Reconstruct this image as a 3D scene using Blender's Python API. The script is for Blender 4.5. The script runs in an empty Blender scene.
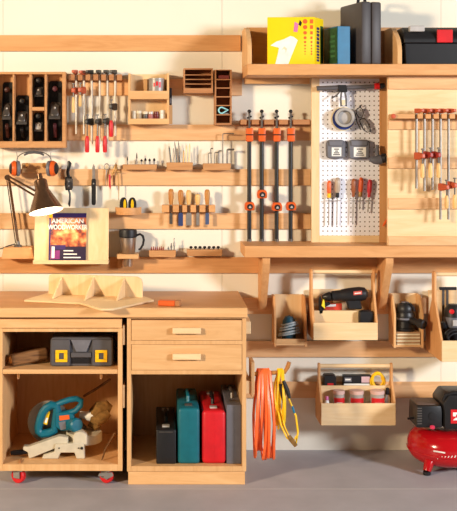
import bpy, bmesh, math, random
from mathutils import Vector, Matrix
random.seed(7)
C = bpy.context.scene
COL = C.collection
# ------------------------------------------------------------------ camera, world, lights, exposure
cam = bpy.data.objects.new('camera', bpy.data.cameras.new('camera')); COL.objects.link(cam)
CH = 1.722
cam.location = (0, -6.0, CH); cam.rotation_euler = (math.pi/2, 0, 0)
cam.data.sensor_fit = 'HORIZONTAL'; cam.data.sensor_width = 36
cam.data.lens = 36*1080/457
cam.data.shift_x = 73.5/457; cam.data.shift_y = -115.5/457
cam.data.clip_end = 60
C.camera = cam
w = bpy.data.worlds.new('world'); C.world = w; w.use_nodes = True
w.node_tree.nodes['Background'].inputs[0].default_value = (1.0, .93, .86, 1)
w.node_tree.nodes['Background'].inputs[1].default_value = .05
def area(name, loc, target, power, col, size):
    l = bpy.data.lights.new(name, 'AREA'); l.energy = power; l.color = col; l.shape = 'DISK'; l.size = size
    o = bpy.data.objects.new(name, l); COL.objects.link(o); o.location = loc
    o.rotation_euler = (Vector(target)-Vector(loc)).to_track_quat('-Z', 'Y').to_euler()
area('strobe_light', (-5.2, -5.6, 3.0), (.2, 0, 1.2), 620, (1.0, .79, .53), .8)
area('cool_strobe_light', (6.4, -5.4, 2.8), (.4, 0, 1.2), 580, (.93, .96, 1.0), 1.3)  # cool photographic light from the right, not a window
C.view_settings.view_transform = 'Standard'; C.view_settings.look = 'None'
C.view_settings.exposure = 0.0; C.view_settings.gamma = 1
# ------------------------------------------------------------------ helpers
def sc(d): return 1080/(6-d)
def XX(px, d): return (px-155)/sc(d)
def ZZ(py, d): return CH+(140-py)/sc(d)
def P(px, py, d): return Vector((XX(px, d), -d, ZZ(py, d)))
def lin(c): return tuple(((v/255)/12.92 if v/255 <= .04045 else ((v/255+.055)/1.055)**2.4) for v in c)
class MB:
    def __init__(s, local=False): s.bm = bmesh.new(); s.local = local; s.M = None
    def _x(s, vs, M=None):
        if M is not None: bmesh.ops.transform(s.bm, matrix=M, verts=vs)
        if s.M is not None: bmesh.ops.transform(s.bm, matrix=s.M, verts=vs)
    def box(s, x0, x1, y0, y1, z0, z1, bev=0, M=None, seg=1):
        r = bmesh.ops.create_cube(s.bm, size=1)
        vs = r['verts']
        for v in vs: v.co = Vector(((x0+x1)/2+v.co.x*(x1-x0), (y0+y1)/2+v.co.y*(y1-y0), (z0+z1)/2+v.co.z*(z1-z0)))
        if bev:
            es = list({e for v in vs for e in v.link_edges})
            q = bmesh.ops.bevel(s.bm, geom=es, offset=bev, segments=seg, affect='EDGES', profile=.5)
            vs = list({v for f in q['faces'] for v in f.verts} | {v for v in vs if v.is_valid})
        s._x(vs, M); return s
    def pbox(s, px0, px1, py0, py1, d0, d1, bev=0, seg=1):      # front face measured at depth d1
        return s.box(XX(px0, d1), XX(px1, d1), -d1, -d0, ZZ(py1, d1), ZZ(py0, d1), bev, None, seg)
    def prism(s, pts, ax, a0, a1, bev=0, M=None, seg=1):
        if ax == 'x': f = lambda p, a: Vector((a, p[0], p[1]))
        elif ax == 'y': f = lambda p, a: Vector((p[0], a, p[1]))
        else: f = lambda p, a: Vector((p[0], p[1], a))
        v0 = [s.bm.verts.new(f(p, a0)) for p in pts]; v1 = [s.bm.verts.new(f(p, a1)) for p in pts]
        n = len(pts); fs = [s.bm.faces.new(v0), s.bm.faces.new(v1[::-1])]
        for i in range(n): fs.append(s.bm.faces.new((v0[i], v1[i], v1[(i+1) % n], v0[(i+1) % n])))
        bmesh.ops.recalc_face_normals(s.bm, faces=fs)
        vs = v0+v1
        if bev:
            es = list({e for v in vs for e in v.link_edges})
            q = bmesh.ops.bevel(s.bm, geom=es, offset=bev, segments=seg, affect='EDGES', profile=.5)
            vs = list({v for f in q['faces'] for v in f.verts} | {v for v in vs if v.is_valid})
        s._x(vs, M); return s
    def pprism(s, pts, d0, d1, bev=0):                          # outline in photo units at depth d1, thickness d0..d1
        return s.prism([(XX(a, d1), ZZ(b, d1)) for a, b in pts], 'y', -d0, -d1, bev)
    def lathe(s, prof, o=(0, 0, 0), ax=(0, 0, 1), n=20, M=None, cap=True):
        q = Vector(ax).normalized().to_track_quat('Z', 'Y').to_matrix(); o = Vector(o); rings = []; allv = []
        for r, h in prof:
            ring = [s.bm.verts.new(o+q @ Vector((max(r, 1e-5)*math.cos(2*math.pi*i/n), max(r, 1e-5)*math.sin(2*math.pi*i/n), h))) for i in range(n)]
            rings.append(ring); allv += ring
        fs = []
        for a, b in zip(rings, rings[1:]):
            for i in range(n): fs.append(s.bm.faces.new((a[i], a[(i+1) % n], b[(i+1) % n], b[i])))
        if cap and prof[0][0] > 1e-4: fs.append(s.bm.faces.new(rings[0][::-1]))
        if cap and prof[-1][0] > 1e-4: fs.append(s.bm.faces.new(rings[-1]))
        s._x(allv, M); return s
    def tube(s, pts, r, n=10, closed=False, M=None, flat=1.0):
        pts = [Vector(p) for p in pts]; N = len(pts); rr = r if isinstance(r, (list, tuple)) else [r]*N
        rings = []; allv = []; up = None
        for i, p in enumerate(pts):
            if closed: t = pts[(i+1) % N]-pts[i-1]
            else: t = pts[min(i+1, N-1)]-pts[max(i-1, 0)]
            t.normalize()
            if up is None: up = Vector((0, 0, 1)) if abs(t.z) < .9 else Vector((0, 1, 0))
            a = up-t*up.dot(t)
            if a.length < 1e-4: a = Vector((1, 0, 0))-t*t.x
            a.normalize(); up = a; b = t.cross(a)
            ring = [s.bm.verts.new(p+(a*math.cos(2*math.pi*k/n)+b*flat*math.sin(2*math.pi*k/n))*rr[i]) for k in range(n)]
            rings.append(ring); allv += ring
        prs = list(zip(rings, rings[1:]))+([(rings[-1], rings[0])] if closed else [])
        for a, b in prs:
            for i in range(n): s.bm.faces.new((a[i], a[(i+1) % n], b[(i+1) % n], b[i]))
        if not closed: s.bm.faces.new(rings[0][::-1]); s.bm.faces.new(rings[-1])
        s._x(allv, M); return s
    def ball(s, c, r, sx=1, sy=1, sz=1, seg=16, M=None):
        q = bmesh.ops.create_uvsphere(s.bm, u_segments=seg, v_segments=max(6, seg//2), radius=r)
        for v in q['verts']: v.co = Vector((c[0]+v.co.x*sx, c[1]+v.co.y*sy, c[2]+v.co.z*sz))
        s._x(q['verts'], M); return s
    def build(s, name, mat, parent=None, ang=35, mat2=None):
        bm = s.bm; bmesh.ops.recalc_face_normals(bm, faces=bm.faces[:])
        me = bpy.data.meshes.new(name); o = bpy.data.objects.new(name, me); COL.objects.link(o)
        if parent is not None:
            top = parent
            while top.parent: top = top.parent
            o.parent = parent
            if not s.local: bmesh.ops.translate(bm, verts=bm.verts[:], vec=-top.location)
        elif not s.local:
            xs = [v.co.x for v in bm.verts]; ys = [v.co.y for v in bm.verts]; zs = [v.co.z for v in bm.verts]
            o.location = ((min(xs)+max(xs))/2, (min(ys)+max(ys))/2, min(zs))
            bmesh.ops.translate(bm, verts=bm.verts[:], vec=-o.location)
        bm.to_mesh(me); bm.free()
        me.materials.append(mat)
        for p in me.polygons: p.use_smooth = True
        me.set_sharp_from_angle(angle=math.radians(ang))
        return o
def tag(o, label, cat, group=None, kind=None):
    o['label'] = label; o['category'] = cat
    if group: o['group'] = group
    if kind: o['kind'] = kind
    return o
def thing(name, label, cat, loc=(0, 0, 0), rz=0, group=None):
    o = bpy.data.objects.new(name, None); COL.objects.link(o); o.empty_display_size = .03
    o.location = loc; o.rotation_euler = (0, 0, rz)
    return tag(o, label, cat, group)
def struct(o): o['kind'] = 'structure'; return o
def copy_tree(o, parent=None):
    c = o.copy(); COL.objects.link(c); c.parent = parent
    for ch in list(o.children): copy_tree(ch, c)
    return c
def dup(o, loc, label, rz=None):
    c = copy_tree(o); c.location = loc; c['label'] = label
    if rz is not None: c.rotation_euler = (0, 0, rz)
    return c
def text(name, body, size, mat, parent, M, ext=.0004, bold=0, sx=1, align='CENTER'):
    cu = bpy.data.curves.new(name, 'FONT'); cu.body = body; cu.size = size; cu.extrude = ext; cu.align_x = align; cu.align_y = 'CENTER'; cu.offset = bold
    t = bpy.data.objects.new(name, cu); COL.objects.link(t)
    bpy.context.view_layer.update()
    me = bpy.data.meshes.new_from_object(t.evaluated_get(bpy.context.evaluated_depsgraph_get()))
    bpy.data.objects.remove(t)
    me.transform(M @ Matrix.Diagonal((sx, 1, 1, 1)))
    me.materials.clear(); me.materials.append(mat)
    o = bpy.data.objects.new(name, me); COL.objects.link(o); o.parent = parent
    return o
FRONT = Matrix.Rotation(math.pi/2, 4, 'X')                      # text plane facing -Y
# ------------------------------------------------------------------ materials
def base_mat(name):
    m = bpy.data.materials.new(name); m.use_nodes = True
    return m, m.node_tree, m.node_tree.nodes['Principled BSDF']
def solid(name, c, rough=.5, metal=0, noise=.08, nscale=25, spec=.4, bump=0, alpha=None, emit=None):
    m, nt, b = base_mat(name); c = lin(c)
    tc = nt.nodes.new('ShaderNodeTexCoord'); n = nt.nodes.new('ShaderNodeTexNoise'); n.inputs['Scale'].default_value = nscale; n.inputs['Detail'].default_value = 4
    nt.links.new(tc.outputs['Object'], n.inputs['Vector'])
    r = nt.nodes.new('ShaderNodeValToRGB'); r.color_ramp.elements[0].position = .3; r.color_ramp.elements[1].position = .7
    r.color_ramp.elements[0].color = tuple(v*(1-noise) for v in c)+(1,); r.color_ramp.elements[1].color = tuple(min(1, v*(1+noise)) for v in c)+(1,)
    nt.links.new(n.outputs['Fac'], r.inputs['Fac']); nt.links.new(r.outputs['Color'], b.inputs['Base Color'])
    b.inputs['Roughness'].default_value = rough; b.inputs['Metallic'].default_value = metal; b.inputs['Specular IOR Level'].default_value = spec
    if bump:
        bp = nt.nodes.new('ShaderNodeBump'); bp.inputs['Strength'].default_value = bump; bp.inputs['Distance'].default_value = .002
        nt.links.new(n.outputs['Fac'], bp.inputs['Height']); nt.links.new(bp.outputs['Normal'], b.inputs['Normal'])
    if alpha: b.inputs['Transmission Weight'].default_value = alpha
    if emit: b.inputs['Emission Color'].default_value = lin(emit[0])+(1,); b.inputs['Emission Strength'].default_value = emit[1]
    return m
def wood(name, c, c2, ax='x', rough=.55, scale=1.0, var=.10, contrast=1.0):
    m, nt, b = base_mat(name); c = lin(c); c2 = lin(c2)
    tc = nt.nodes.new('ShaderNodeTexCoord'); mp = nt.nodes.new('ShaderNodeMapping'); oi = nt.nodes.new('ShaderNodeObjectInfo')
    s = {'x': (3, 30, 30), 'y': (30, 3, 30), 'z': (30, 30, 3)}[ax]
    mp.inputs['Scale'].default_value = tuple(v*scale for v in s)
    ad = nt.nodes.new('ShaderNodeVectorMath'); ad.operation = 'ADD'
    cm = nt.nodes.new('ShaderNodeVectorMath'); cm.operation = 'SCALE'; cm.inputs[0].default_value = (3.1, 1.7, 2.3)
    nt.links.new(oi.outputs['Random'], cm.inputs['Scale']); nt.links.new(tc.outputs['Object'], ad.inputs[0]); nt.links.new(cm.outputs[0], ad.inputs[1])
    nt.links.new(ad.outputs[0], mp.inputs['Vector'])
    n = nt.nodes.new('ShaderNodeTexNoise'); n.inputs['Scale'].default_value = 1.0; n.inputs['Detail'].default_value = 6; n.inputs['Roughness'].default_value = .6; n.inputs['Distortion'].default_value = 1.2
    nt.links.new(mp.outputs[0], n.inputs['Vector'])
    r = nt.nodes.new('ShaderNodeValToRGB'); r.color_ramp.elements[0].position = .28; r.color_ramp.elements[1].position = .28+.4/contrast
    r.color_ramp.elements[0].color = c2+(1,); r.color_ramp.elements[1].color = c+(1,)
    nt.links.new(n.outputs['Fac'], r.inputs['Fac'])
    hv = nt.nodes.new('ShaderNodeHueSaturation')
    mr = nt.nodes.new('ShaderNodeMapRange'); mr.inputs['To Min'].default_value = 1-var; mr.inputs['To Max'].default_value = 1+var
    nt.links.new(oi.outputs['Random'], mr.inputs['Value']); nt.links.new(mr.outputs[0], hv.inputs['Value']); nt.links.new(r.outputs['Color'], hv.inputs['Color'])
    nt.links.new(hv.outputs['Color'], b.inputs['Base Color'])
    b.inputs['Roughness'].default_value = rough; b.inputs['Specular IOR Level'].default_value = .3
    return m
RAIL = wood('rail_wood', (230, 184, 136), (212, 162, 112), 'x', var=.04)
PLYX = wood('plywood_horizontal', (226, 180, 128), (210, 160, 106), 'x', var=.05)
PLYZ = wood('plywood_vertical', (226, 180, 128), (210, 160, 106), 'z', var=.05)
PALE = wood('pale_plywood', (238, 208, 164), (228, 192, 142), 'z', var=.03)
PALEX = wood('pale_plywood_horizontal', (238, 208, 164), (228, 192, 142), 'x', var=.03)
ORAN = wood('orange_wood', (218, 164, 110), (200, 142, 88), 'x', var=.05)
ORANZ = wood('orange_wood_vertical', (218, 164, 110), (200, 142, 88), 'z', var=.05)
TOPW = wood('worktop_wood', (206, 148, 92), (192, 130, 74), 'x', rough=.4, scale=.6, var=0)
CHER = wood('cherry_wood', (184, 130, 86), (164, 108, 68), 'x', var=.08)
DARKW = wood('rosewood', (80, 42, 34), (52, 26, 22), 'z', rough=.35)
HAND = wood('turned_handle_wood', (196, 138, 74), (168, 104, 50), 'z', rough=.35)
PHAN = wood('pale_handle_wood', (236, 196, 132), (220, 174, 108), 'z', rough=.35)
TANW = wood('tan_wood', (202, 150, 100), (180, 126, 80), 'x', var=.06)
OLDW = wood('weathered_wood', (140, 100, 62), (84, 54, 32), 'x', rough=.8, scale=2)
WALL = solid('wall_paint', (235, 228, 212), .8, 0, .02, 2.5, .2)
FLOOR = solid('painted_concrete', (168, 165, 171), .55, 0, .07, 6, .3)
JOINT = solid('floor_joint_filler', (190, 184, 180), .7, 0, .05, 6, .2)
BLACK = solid('black_plastic', (30, 29, 31), .42)
BLKM = solid('black_iron', (34, 31, 31), .38, .3, .3, 60, .5)
CHAR = solid('charcoal_plastic', (82, 80, 84), .5)
GREYC = solid('grey_case_plastic', (98, 98, 108), .5)
GREY = solid('grey_plastic', (108, 108, 116), .5)
STEEL = solid('bare_steel', (148, 142, 136), .48, .5, .12, 40)
DSTEEL = solid('dark_steel', (104, 98, 94), .4, .6, .15, 40)
BRASS = solid('brass', (160, 122, 70), .45, .5)
BRONZE = solid('brushed_bronze', (118, 88, 66), .25, .7, .15, 30)
ORNG = solid('orange_paint', (222, 96, 36), .4)
REDP = solid('red_plastic', (206, 28, 34), .38)
REDC = solid('red_case_plastic', (204, 26, 36), .45)
REDT = solid('red_tank_enamel', (178, 16, 24), .16, 0, .04, 10, .6)
RBRN = solid('red_brown_paint', (190, 84, 52), .45)
TEAL = solid('teal_plastic', (8, 98, 120), .42)
TEALC = solid('teal_case_plastic', (16, 100, 114), .45)
BLUE = solid('bright_blue_plastic', (6, 104, 146), .45)
DBLUE = solid('dark_blue_plastic', (30, 50, 120), .45)
GREEN = solid('dark_green_print', (38, 74, 44), .5, 0, .5, 60)
YELL = solid('yellow_print', (246, 208, 8), .45, 0, .02)
YELP = solid('yellow_plastic', (242, 190, 16), .45)
YCOR = solid('yellow_cord', (250, 200, 24), .5)
OCOR = solid('orange_cord', (252, 112, 54), .35, 0, .08, 25, .5)
WHITE = solid('white_plastic', (236, 234, 228), .45)
CAST = solid('painted_cast_metal', (198, 190, 170), .45)
TAN = solid('tan_cloth', (132, 98, 52), .85, 0, .35, 50, .2, .6)
TAPE = solid('masking_tape', (226, 210, 176), .7)
CYAN = solid('pale_cyan_plastic', (150, 214, 222), .4)
SILV = solid('silver_latch', (196, 190, 186), .35, .3)
PINK = solid('pink_print', (214, 120, 170), .5)
ORDOT = solid('orange_print', (234, 96, 40), .5)
PAPER = solid('paper', (232, 222, 204), .8)
SANDP = solid('sandpaper_brown', (176, 136, 98), .9, 0, .25, 90)
INK = solid('black_ink', (22, 20, 24), .5)
PURP = solid('purple_print', (58, 36, 96), .5)
GLAS = solid('clear_jar_plastic', (240, 232, 224), .15, 0, .02, 10, .5, 0, .6)
LENS = solid('clear_lens', (225, 225, 225), .05, 0, .02, 10, .5, 0, .9)
GUARD = solid('smoky_guard', (150, 138, 122), .25, 0, .1, 10, .5, 0, .15)
BULB = solid('lit_bulb', (255, 244, 220), .5, 0, .0, 5, .2, 0, None, ((255, 240, 205), 9))
INSHADE = solid('white_enamel', (245, 242, 236), .4)
PBAR = solid('pale_bar_steel', (206, 200, 188), .5, .1, .06, 40)
def pegmat():
    m, nt, b = base_mat('white_pegboard'); tc = nt.nodes.new('ShaderNodeTexCoord')
    sp = nt.nodes.new('ShaderNodeVectorMath'); sp.operation = 'SCALE'; sp.inputs['Scale'].default_value = 1/.0254
    fr = nt.nodes.new('ShaderNodeVectorMath'); fr.operation = 'FRACTION'; sb = nt.nodes.new('ShaderNodeVectorMath'); sb.operation = 'SUBTRACT'; sb.inputs[1].default_value = (.5, .5, .5)
    ml = nt.nodes.new('ShaderNodeVectorMath'); ml.operation = 'MULTIPLY'; ml.inputs[1].default_value = (1, 0, 1)
    ln = nt.nodes.new('ShaderNodeVectorMath'); ln.operation = 'LENGTH'; lt = nt.nodes.new('ShaderNodeMath'); lt.operation = 'LESS_THAN'; lt.inputs[1].default_value = .15
    mx = nt.nodes.new('ShaderNodeMix'); mx.data_type = 'RGBA'; mx.inputs['A'].default_value = lin((240, 240, 248))+(1,); mx.inputs['B'].default_value = lin((92, 82, 76))+(1,)
    L = nt.links.new
    L(tc.outputs['Object'], sp.inputs[0]); L(sp.outputs[0], fr.inputs[0]); L(fr.outputs[0], sb.inputs[0]); L(sb.outputs[0], ml.inputs[0]); L(ml.outputs[0], ln.inputs[0]); L(ln.outputs['Value'], lt.inputs[0]); L(lt.outputs[0], mx.inputs['Factor']); L(mx.outputs['Result'], b.inputs['Base Color'])
    b.inputs['Roughness'].default_value = .5
    return m
PEG = pegmat()
def picmat():
    m, nt, b = base_mat('cover_picture_print'); tc = nt.nodes.new('ShaderNodeTexCoord'); n = nt.nodes.new('ShaderNodeTexNoise'); n.inputs['Scale'].default_value = 22; n.inputs['Detail'].default_value = 3
    r = nt.nodes.new('ShaderNodeValToRGB'); e = r.color_ramp.elements
    e[0].position = .32; e[0].color = lin((50, 34, 60))+(1,); e[1].position = .72; e[1].color = lin((250, 224, 176))+(1,)
    for p, c in ((.42, (170, 80, 50)), (.52, (226, 130, 80)), (.6, (240, 178, 110))):
        q = e.new(p); q.color = lin(c)+(1,)
    nt.links.new(tc.outputs['Object'], n.inputs['Vector']); nt.links.new(n.outputs['Fac'], r.inputs['Fac']); nt.links.new(r.outputs['Color'], b.inputs['Base Color'])
    b.inputs['Roughness'].default_value = .4
    return m
PIC = picmat()
# ------------------------------------------------------------------ setting
m = MB()
xs = [-6.0, XX(3, 0), XX(222, 0), XX(441, 0), 6.0]
for a, b in zip(xs, xs[1:]): m.box(a+.0008, b-.0008, 0, .04, 0, 3.0)
m.box(-6, 6, .03, .12, 0, 3.0)
struct(m.build('wall_back', WALL))
m = MB(); jd = .668
m.box(-6, 6, -jd, .12, -.1, 0); m.box(-6, 6, -8, -jd-.008, -.1, 0); m.box(-6, 6, -8, .12, -.2, -.1)
struct(m.build('floor', FLOOR))
struct(MB().box(-6, 6, -jd-.0079, -jd-.0001, -.08, -.0004).build('trim_1', JOINT))
# ------------------------------------------------------------------ wall rails
RT = .02
def rail(px0, px1, py0, py1, label, mat=RAIL):
    x0, x1, z0, z1 = XX(px0, RT), XX(px1, RT), ZZ(py1, RT), ZZ(py0, RT)
    o = MB().prism([(-.0005, z0), (-RT, z0), (-RT, z1), (-.0005, z1-.014)], 'x', x0, x1, .0008).build('wall_rail', mat)
    return tag(o, label, 'wall rail', 'plywood rails fixed along the wall')
rail(-30, 240.6, 35, 51, 'topmost orange plywood rail, running left of the high shelf', ORAN)
rail(-30, 242, 79, 95.5, 'second plywood rail from the top, behind the hand plane till and small racks')
rail(-30, 310.8, 124.5, 140.5, 'third plywood rail from the top, just under the jar rack')
rail(-30, 310.8, 169, 185.5, 'fourth plywood rail, behind the earmuffs and the three upper bit trays')
rail(-30, 310.8, 213, 229, 'fifth plywood rail, under the chisel rack and round tape tray')
rail(-30, 480, 257, 273, 'long sixth rail, behind the travel mug and on under the lower shelf', ORAN)
rail(239.6, 480, 297.5, 314, 'rail at worktop height, behind the drill tote and the small cord bin')
rail(239.6, 480, 341, 357, 'second lowest rail, just under the drill tote')
rail(239.6, 480, 381.5, 398, 'lowest rail, behind the tote with red jars')
# ------------------------------------------------------------------ upper shelf
SD = .35
zt = ZZ(64, SD)
s = thing('wall_shelf', 'long high wooden shelf with curved side boards, holding the yellow box and tool cases', 'shelf', (XX(247, SD), -SD/2, ZZ(76, SD)))
xl = XX(247.3, SD)
MB().box(xl, 2.4, -SD, -.001, ZZ(75, SD), zt, .002).build('shelf_board', ORAN, s)
MB().box(xl+.024, 2.4, -.022, -.001, zt+.0005, ZZ(27.5, .02), .001).build('back_board', ORAN, s)
prof = [(-.0012, zt), (-SD, zt), (-SD, zt+.07), (-SD+.008, zt+.10), (-SD+.03, zt+.13), (-SD+.07, zt+.16), (-SD+.115, zt+.185), (-SD+.15, zt+.203), (-SD+.19, zt+.208), (-.0012, zt+.208)]
MB().prism([(y, z+.0005 if z == zt else z) for y, z in prof], 'x', xl, xl+.0235, .001).build('side_board', PLYZ, s)
xd = XX(397.5, SD)
MB().prism([(min(y, -.0225), z+.0005 if z == zt else z) for y, z in prof], 'x', xd, xd+.0235, .001).build('divider_board', PLYZ, s)
MB().box(xl+.01, XX(311, .1), -.05, -.021, ZZ(75, SD)-.03, ZZ(75, SD)-.0005, .001).build('support_cleat', PLYX, s)
# ------------------------------------------------------------------ lower shelf and brackets
LD = .28
lzt, lzb = ZZ(246, LD), ZZ(257.5, LD)
s = thing('wall_shelf', 'lower wooden shelf under the pegboard, carried on two sloping brackets', 'shelf', (XX(244.5, LD), -LD/2, lzb))
MB().box(XX(244.5, LD), 2.4, -LD, -.001, lzb, lzt, .002).build('shelf_board', ORAN, s)
for px in (262.7, 386.5):
    x = XX(px, LD)
    z2 = ZZ(309, .04)
    MB().prism([(-.021, lzb-.0005), (-LD+.02, lzb-.0005), (-LD+.02, lzb-.035), (-.065, z2), (-.021, z2)], 'x', x, x+.042, .002).build('bracket', ORANZ, s)
# ------------------------------------------------------------------ pegboard panel
PD = .10
s = thing('pegboard_panel', 'white pegboard in a pale wooden frame, hung with hand tools', 'pegboard', (XX(311.5, PD), -PD, lzt))
x0, x1 = XX(311.5, PD), XX(388, PD); z1 = ZZ(75, SD)-.0005; z0 = lzt+.001
zpt = ZZ(79, PD); zpb = ZZ(235.5, PD)
MB().box(XX(319.5, PD)-.002, XX(379.5, PD)+.002, -PD+.004, -PD+.009, zpb-.002, zpt+.002).build('pegboard_sheet', PEG, s)
MB().box(x0, XX(319.5, PD), -PD, -PD+.018, z0, z1, .001).build('frame_stile', PALE, s)
MB().box(XX(379.5, PD), x1, -PD, -PD+.018, z0, z1, .001).build('frame_stile', ORANZ, s)  # orange wood puts the shade on this stile into its colour
MB().box(XX(319.5, PD)+.0002, XX(379.5, PD)-.0002, -PD, -PD+.018, z0, zpb, .001).build('frame_bottom', PALEX, s)
MB().box(XX(319.5, PD)+.0002, XX(379.5, PD)-.0002, -PD, -PD+.018, zpt, z1, .001).build('frame_top', PALEX, s)
# ------------------------------------------------------------------ right rail panel
QD = .262
s = thing('clamp_board', 'pale plywood panel with five cross rails right of the pegboard', 'panel', (XX(387.5, QD), -QD, lzt))
MB().box(XX(387.5, QD), 2.3, -QD, -QD+.018, lzt+.001, ZZ(75, SD)-.0005, .001).build('panel_sheet', PALEX, s)
for a, b in ((74.8, 89), (117, 129.5), (157.5, 168.5), (198, 209), (236.5, 245.8)):
    zz1 = min(ZZ(a, QD+.014), ZZ(75, SD)-.001); zz0 = max(ZZ(b, QD+.014), lzt+.0015)
    MB().box(XX(387.8, QD), 2.3, -QD-.014, -QD-.0002, zz0, zz1, .001).build('cross_rail', RAIL, s)
# ------------------------------------------------------------------ worktop
WD = .63
wz1, wz0 = ZZ(308.3, WD), ZZ(317.6, WD); wxr = XX(247.6, WD)
s = thing('worktop', 'long orange-brown wooden worktop spanning the rolling cart and the drawer cabinet', 'worktop', (-.3, -.3, wz0))
MB().box(-1.5, wxr-.006, -WD+.03, -.021, wz0, wz1, .001).build('top_panel', TOPW, s)
MB().box(-1.5, wxr, -WD, -WD+.0295, wz0, wz1+.0005, .002).build('front_edging', PLYX, s)
MB().box(wxr-.0055, wxr, -WD+.03, -.021, wz0, wz1+.0005, .001).build('side_edging', ORAN, s)
# ------------------------------------------------------------------ drawer cabinet
KD = .61
cx0, cx1 = XX(127, KD), XX(246.3, KD); T = .0205
ctop = wz0-.001; ZB = ZZ(466.3, KD); ZB2 = ZZ(471.6, KD); zd = ZZ(374.3, KD); zd0 = ZZ(370.3, KD)
s = thing('drawer_cabinet', 'pale plywood cabinet with two drawers over an open bay of tool cases', 'cabinet', ((cx0+cx1)/2, -.3, 0))
m = MB()
m.box(cx0, cx0+T, -KD, -.03, ZB2, ctop, .001); m.box(cx1-T, cx1, -KD, -.03, ZB2, ctop, .001)
m.box(cx0+T, cx1-T, -KD, -.03, ctop-.008, ctop); m.box(cx0+T, cx1-T, -KD, -.05, zd, zd0)
m.box(cx0+T, cx1-T, -KD, -.03, ZB2, ZB, .001); m.box(cx0+T, cx1-T, -.045, -.03, ZB, ctop-.008)
m.box(cx0+T, cx1-T, -KD, -KD+.05, ZZ(344.3, KD), ZZ(340.7, KD))
m.build('carcass', PLYZ, s)
MB().box(cx0+.006, cx1-.006, -KD+.006, -.05, .0005, ZB2-.0005, .001).build('plinth', PLYX, s)
for y0_, y1_, h0, h1 in ((320.2, 340.4, 328, 334), (344.6, 370.0, 354, 360)):
    d = MB().box(cx0+T+.002, cx1-T-.002, -KD-.003, -.1, ZZ(y1_, KD), ZZ(y0_, KD), .0015).build('drawer', PLYX, s)
    m = MB()
    m.pprism([(172.4, h0), (201, h0), (201, h1), (172.4, h1)], KD+.010, KD+.026, .002)
    m.box(XX(176, KD), XX(180, KD), -KD-.0105, -KD-.0035, ZZ(h1-1, KD), ZZ(h0+1, KD)); m.box(XX(193, KD), XX(197, KD), -KD-.0105, -KD-.0035, ZZ(h1-1, KD), ZZ(h0+1, KD))
    m.build('handle', PALEX, d)
m = MB(); m.box(cx1+.0003, cx1+.027, -.56, -.1, ZZ(334, .56), ZZ(321.5, .56), .002); m.build('side_cleat', PALEX, s)
MB().box(cx1+.0003, cx1+.027, -.56, -.1, ZZ(394, .56), ZZ(381, .56), .002).build('side_cleat', PALEX, s)
# hanger for the extension cords, hooked over the lower side cleat
s = thing('cord_hanger', 'wooden hanger arm on the right side of the drawer cabinet carrying the cords', 'hook', (cx1+.04, -.51, ZZ(398, .51)))
hx = cx1+.0275
MB().box(hx, hx+.018, -.57, -.44, ZZ(394, .51), ZZ(360, .51), .002).build('mounting_block', PLYZ, s)
MB().tube([(hx+.0185, -.52, ZZ(374, .52)), (hx+.1, -.52, ZZ(373, .52)), (hx+.175, -.52, ZZ(372, .52)), (hx+.19, -.52, ZZ(367, .52)), (hx+.198, -.52, ZZ(362, .52))], [.011, .011, .011, .0115, .010]).build('peg', HAND, s)
# ------------------------------------------------------------------ cords
def coil(name, label, px0, px1, py1, n, mat, rad, seed, d=.52, ztop=None, cat='cord', extra=None):
    rnd = random.Random(seed); xc = XX((px0+px1)/2, d); hw = (px1-px0)/2/sc(d)
    zt_ = ztop; zb = ZZ(py1, d)
    pts = []
    for k in range(n):
        f = (k+.5)/n*2-1
        xo = f*hw*.8; bl = rnd.uniform(0, .05); wob = rnd.uniform(-.02, .02); dy = rnd.uniform(-.02, .012)
        N = 26; H = zt_-zb-bl
        for i in range(N):
            t = i/N*2*math.pi
            z = zt_-H/2+H/2*math.cos(t)
            yy = -d+(.026+.045*max(0, math.sin(math.pi*(zt_-z)/H))**.8)*math.sin(t)*1.0
            fan = (.55+.45*min(1, (zt_-z)/H*1.8))
            x = xc+(xo+(2*hw*.8/n)*(i/N))*fan+wob*math.sin(math.pi*(zt_-z)/H)*(1 if t < math.pi else -.6)
            pts.append((x, yy+dy*min(1, (zt_-z)/H*3), z+rnd.uniform(-.001, .001)))
    m = MB(); m.tube(pts, rad, 8)
    return m.build(name, mat) if extra is None else (m, pts)
zc = ZZ(372.5, .52)+.016
o = coil('extension_cord', '', 249.5, 276.5, 459, 8, OCOR, .0072, 3, ztop=zc); tag(o, 'orange extension cord coil hanging beside the drawer cabinet', 'cord')
s = thing('extension_cord', 'yellow extension cord coil with black plugs hanging right of the orange one', 'cord', (XX(283, .52), -.52, ZZ(446, .52)))
m, _ = coil('x', '', 274.5, 285.5, 431, 6, YCOR, .0058, 5, ztop=zc, extra=1)
m.tube([P(279, 400, .56), P(281, 412, .57), P(285, 428, .57), P(291, 441, .57), P(296, 444, .57), P(298, 432, .57), P(296, 416, .57), P(291, 404, .57), P(288, 397, .57)], .0048, 8)
m.tube([P(277, 405, .58), P(281, 425, .58), P(287, 438, .585), P(293, 442, .585), P(296.5, 436, .585)], .0046, 8)
m.build('cord', YCOR, s)
MB().tube([P(281, 384, .575), P(283, 394, .575), P(284, 403, .575)], [.011, .014, .009], 10).build('plug', INK, s)
MB().tube([P(283.5, 381, .59), P(287, 390, .59), P(289.5, 398, .59)], [.009, .013, .008], 10).build('plug', INK, s)
MB().tube([P(292.2, 406, .571), P(294.5, 413, .571)], .0056, 8).build('cable_tie', BLUE, s)
MB().tube([P(289, 436, .592), P(291.5, 440, .592), P(296, 446, .59)], [.010, .012, .010], 8, flat=.6).build('velcro_strap', TAN, s)
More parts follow.
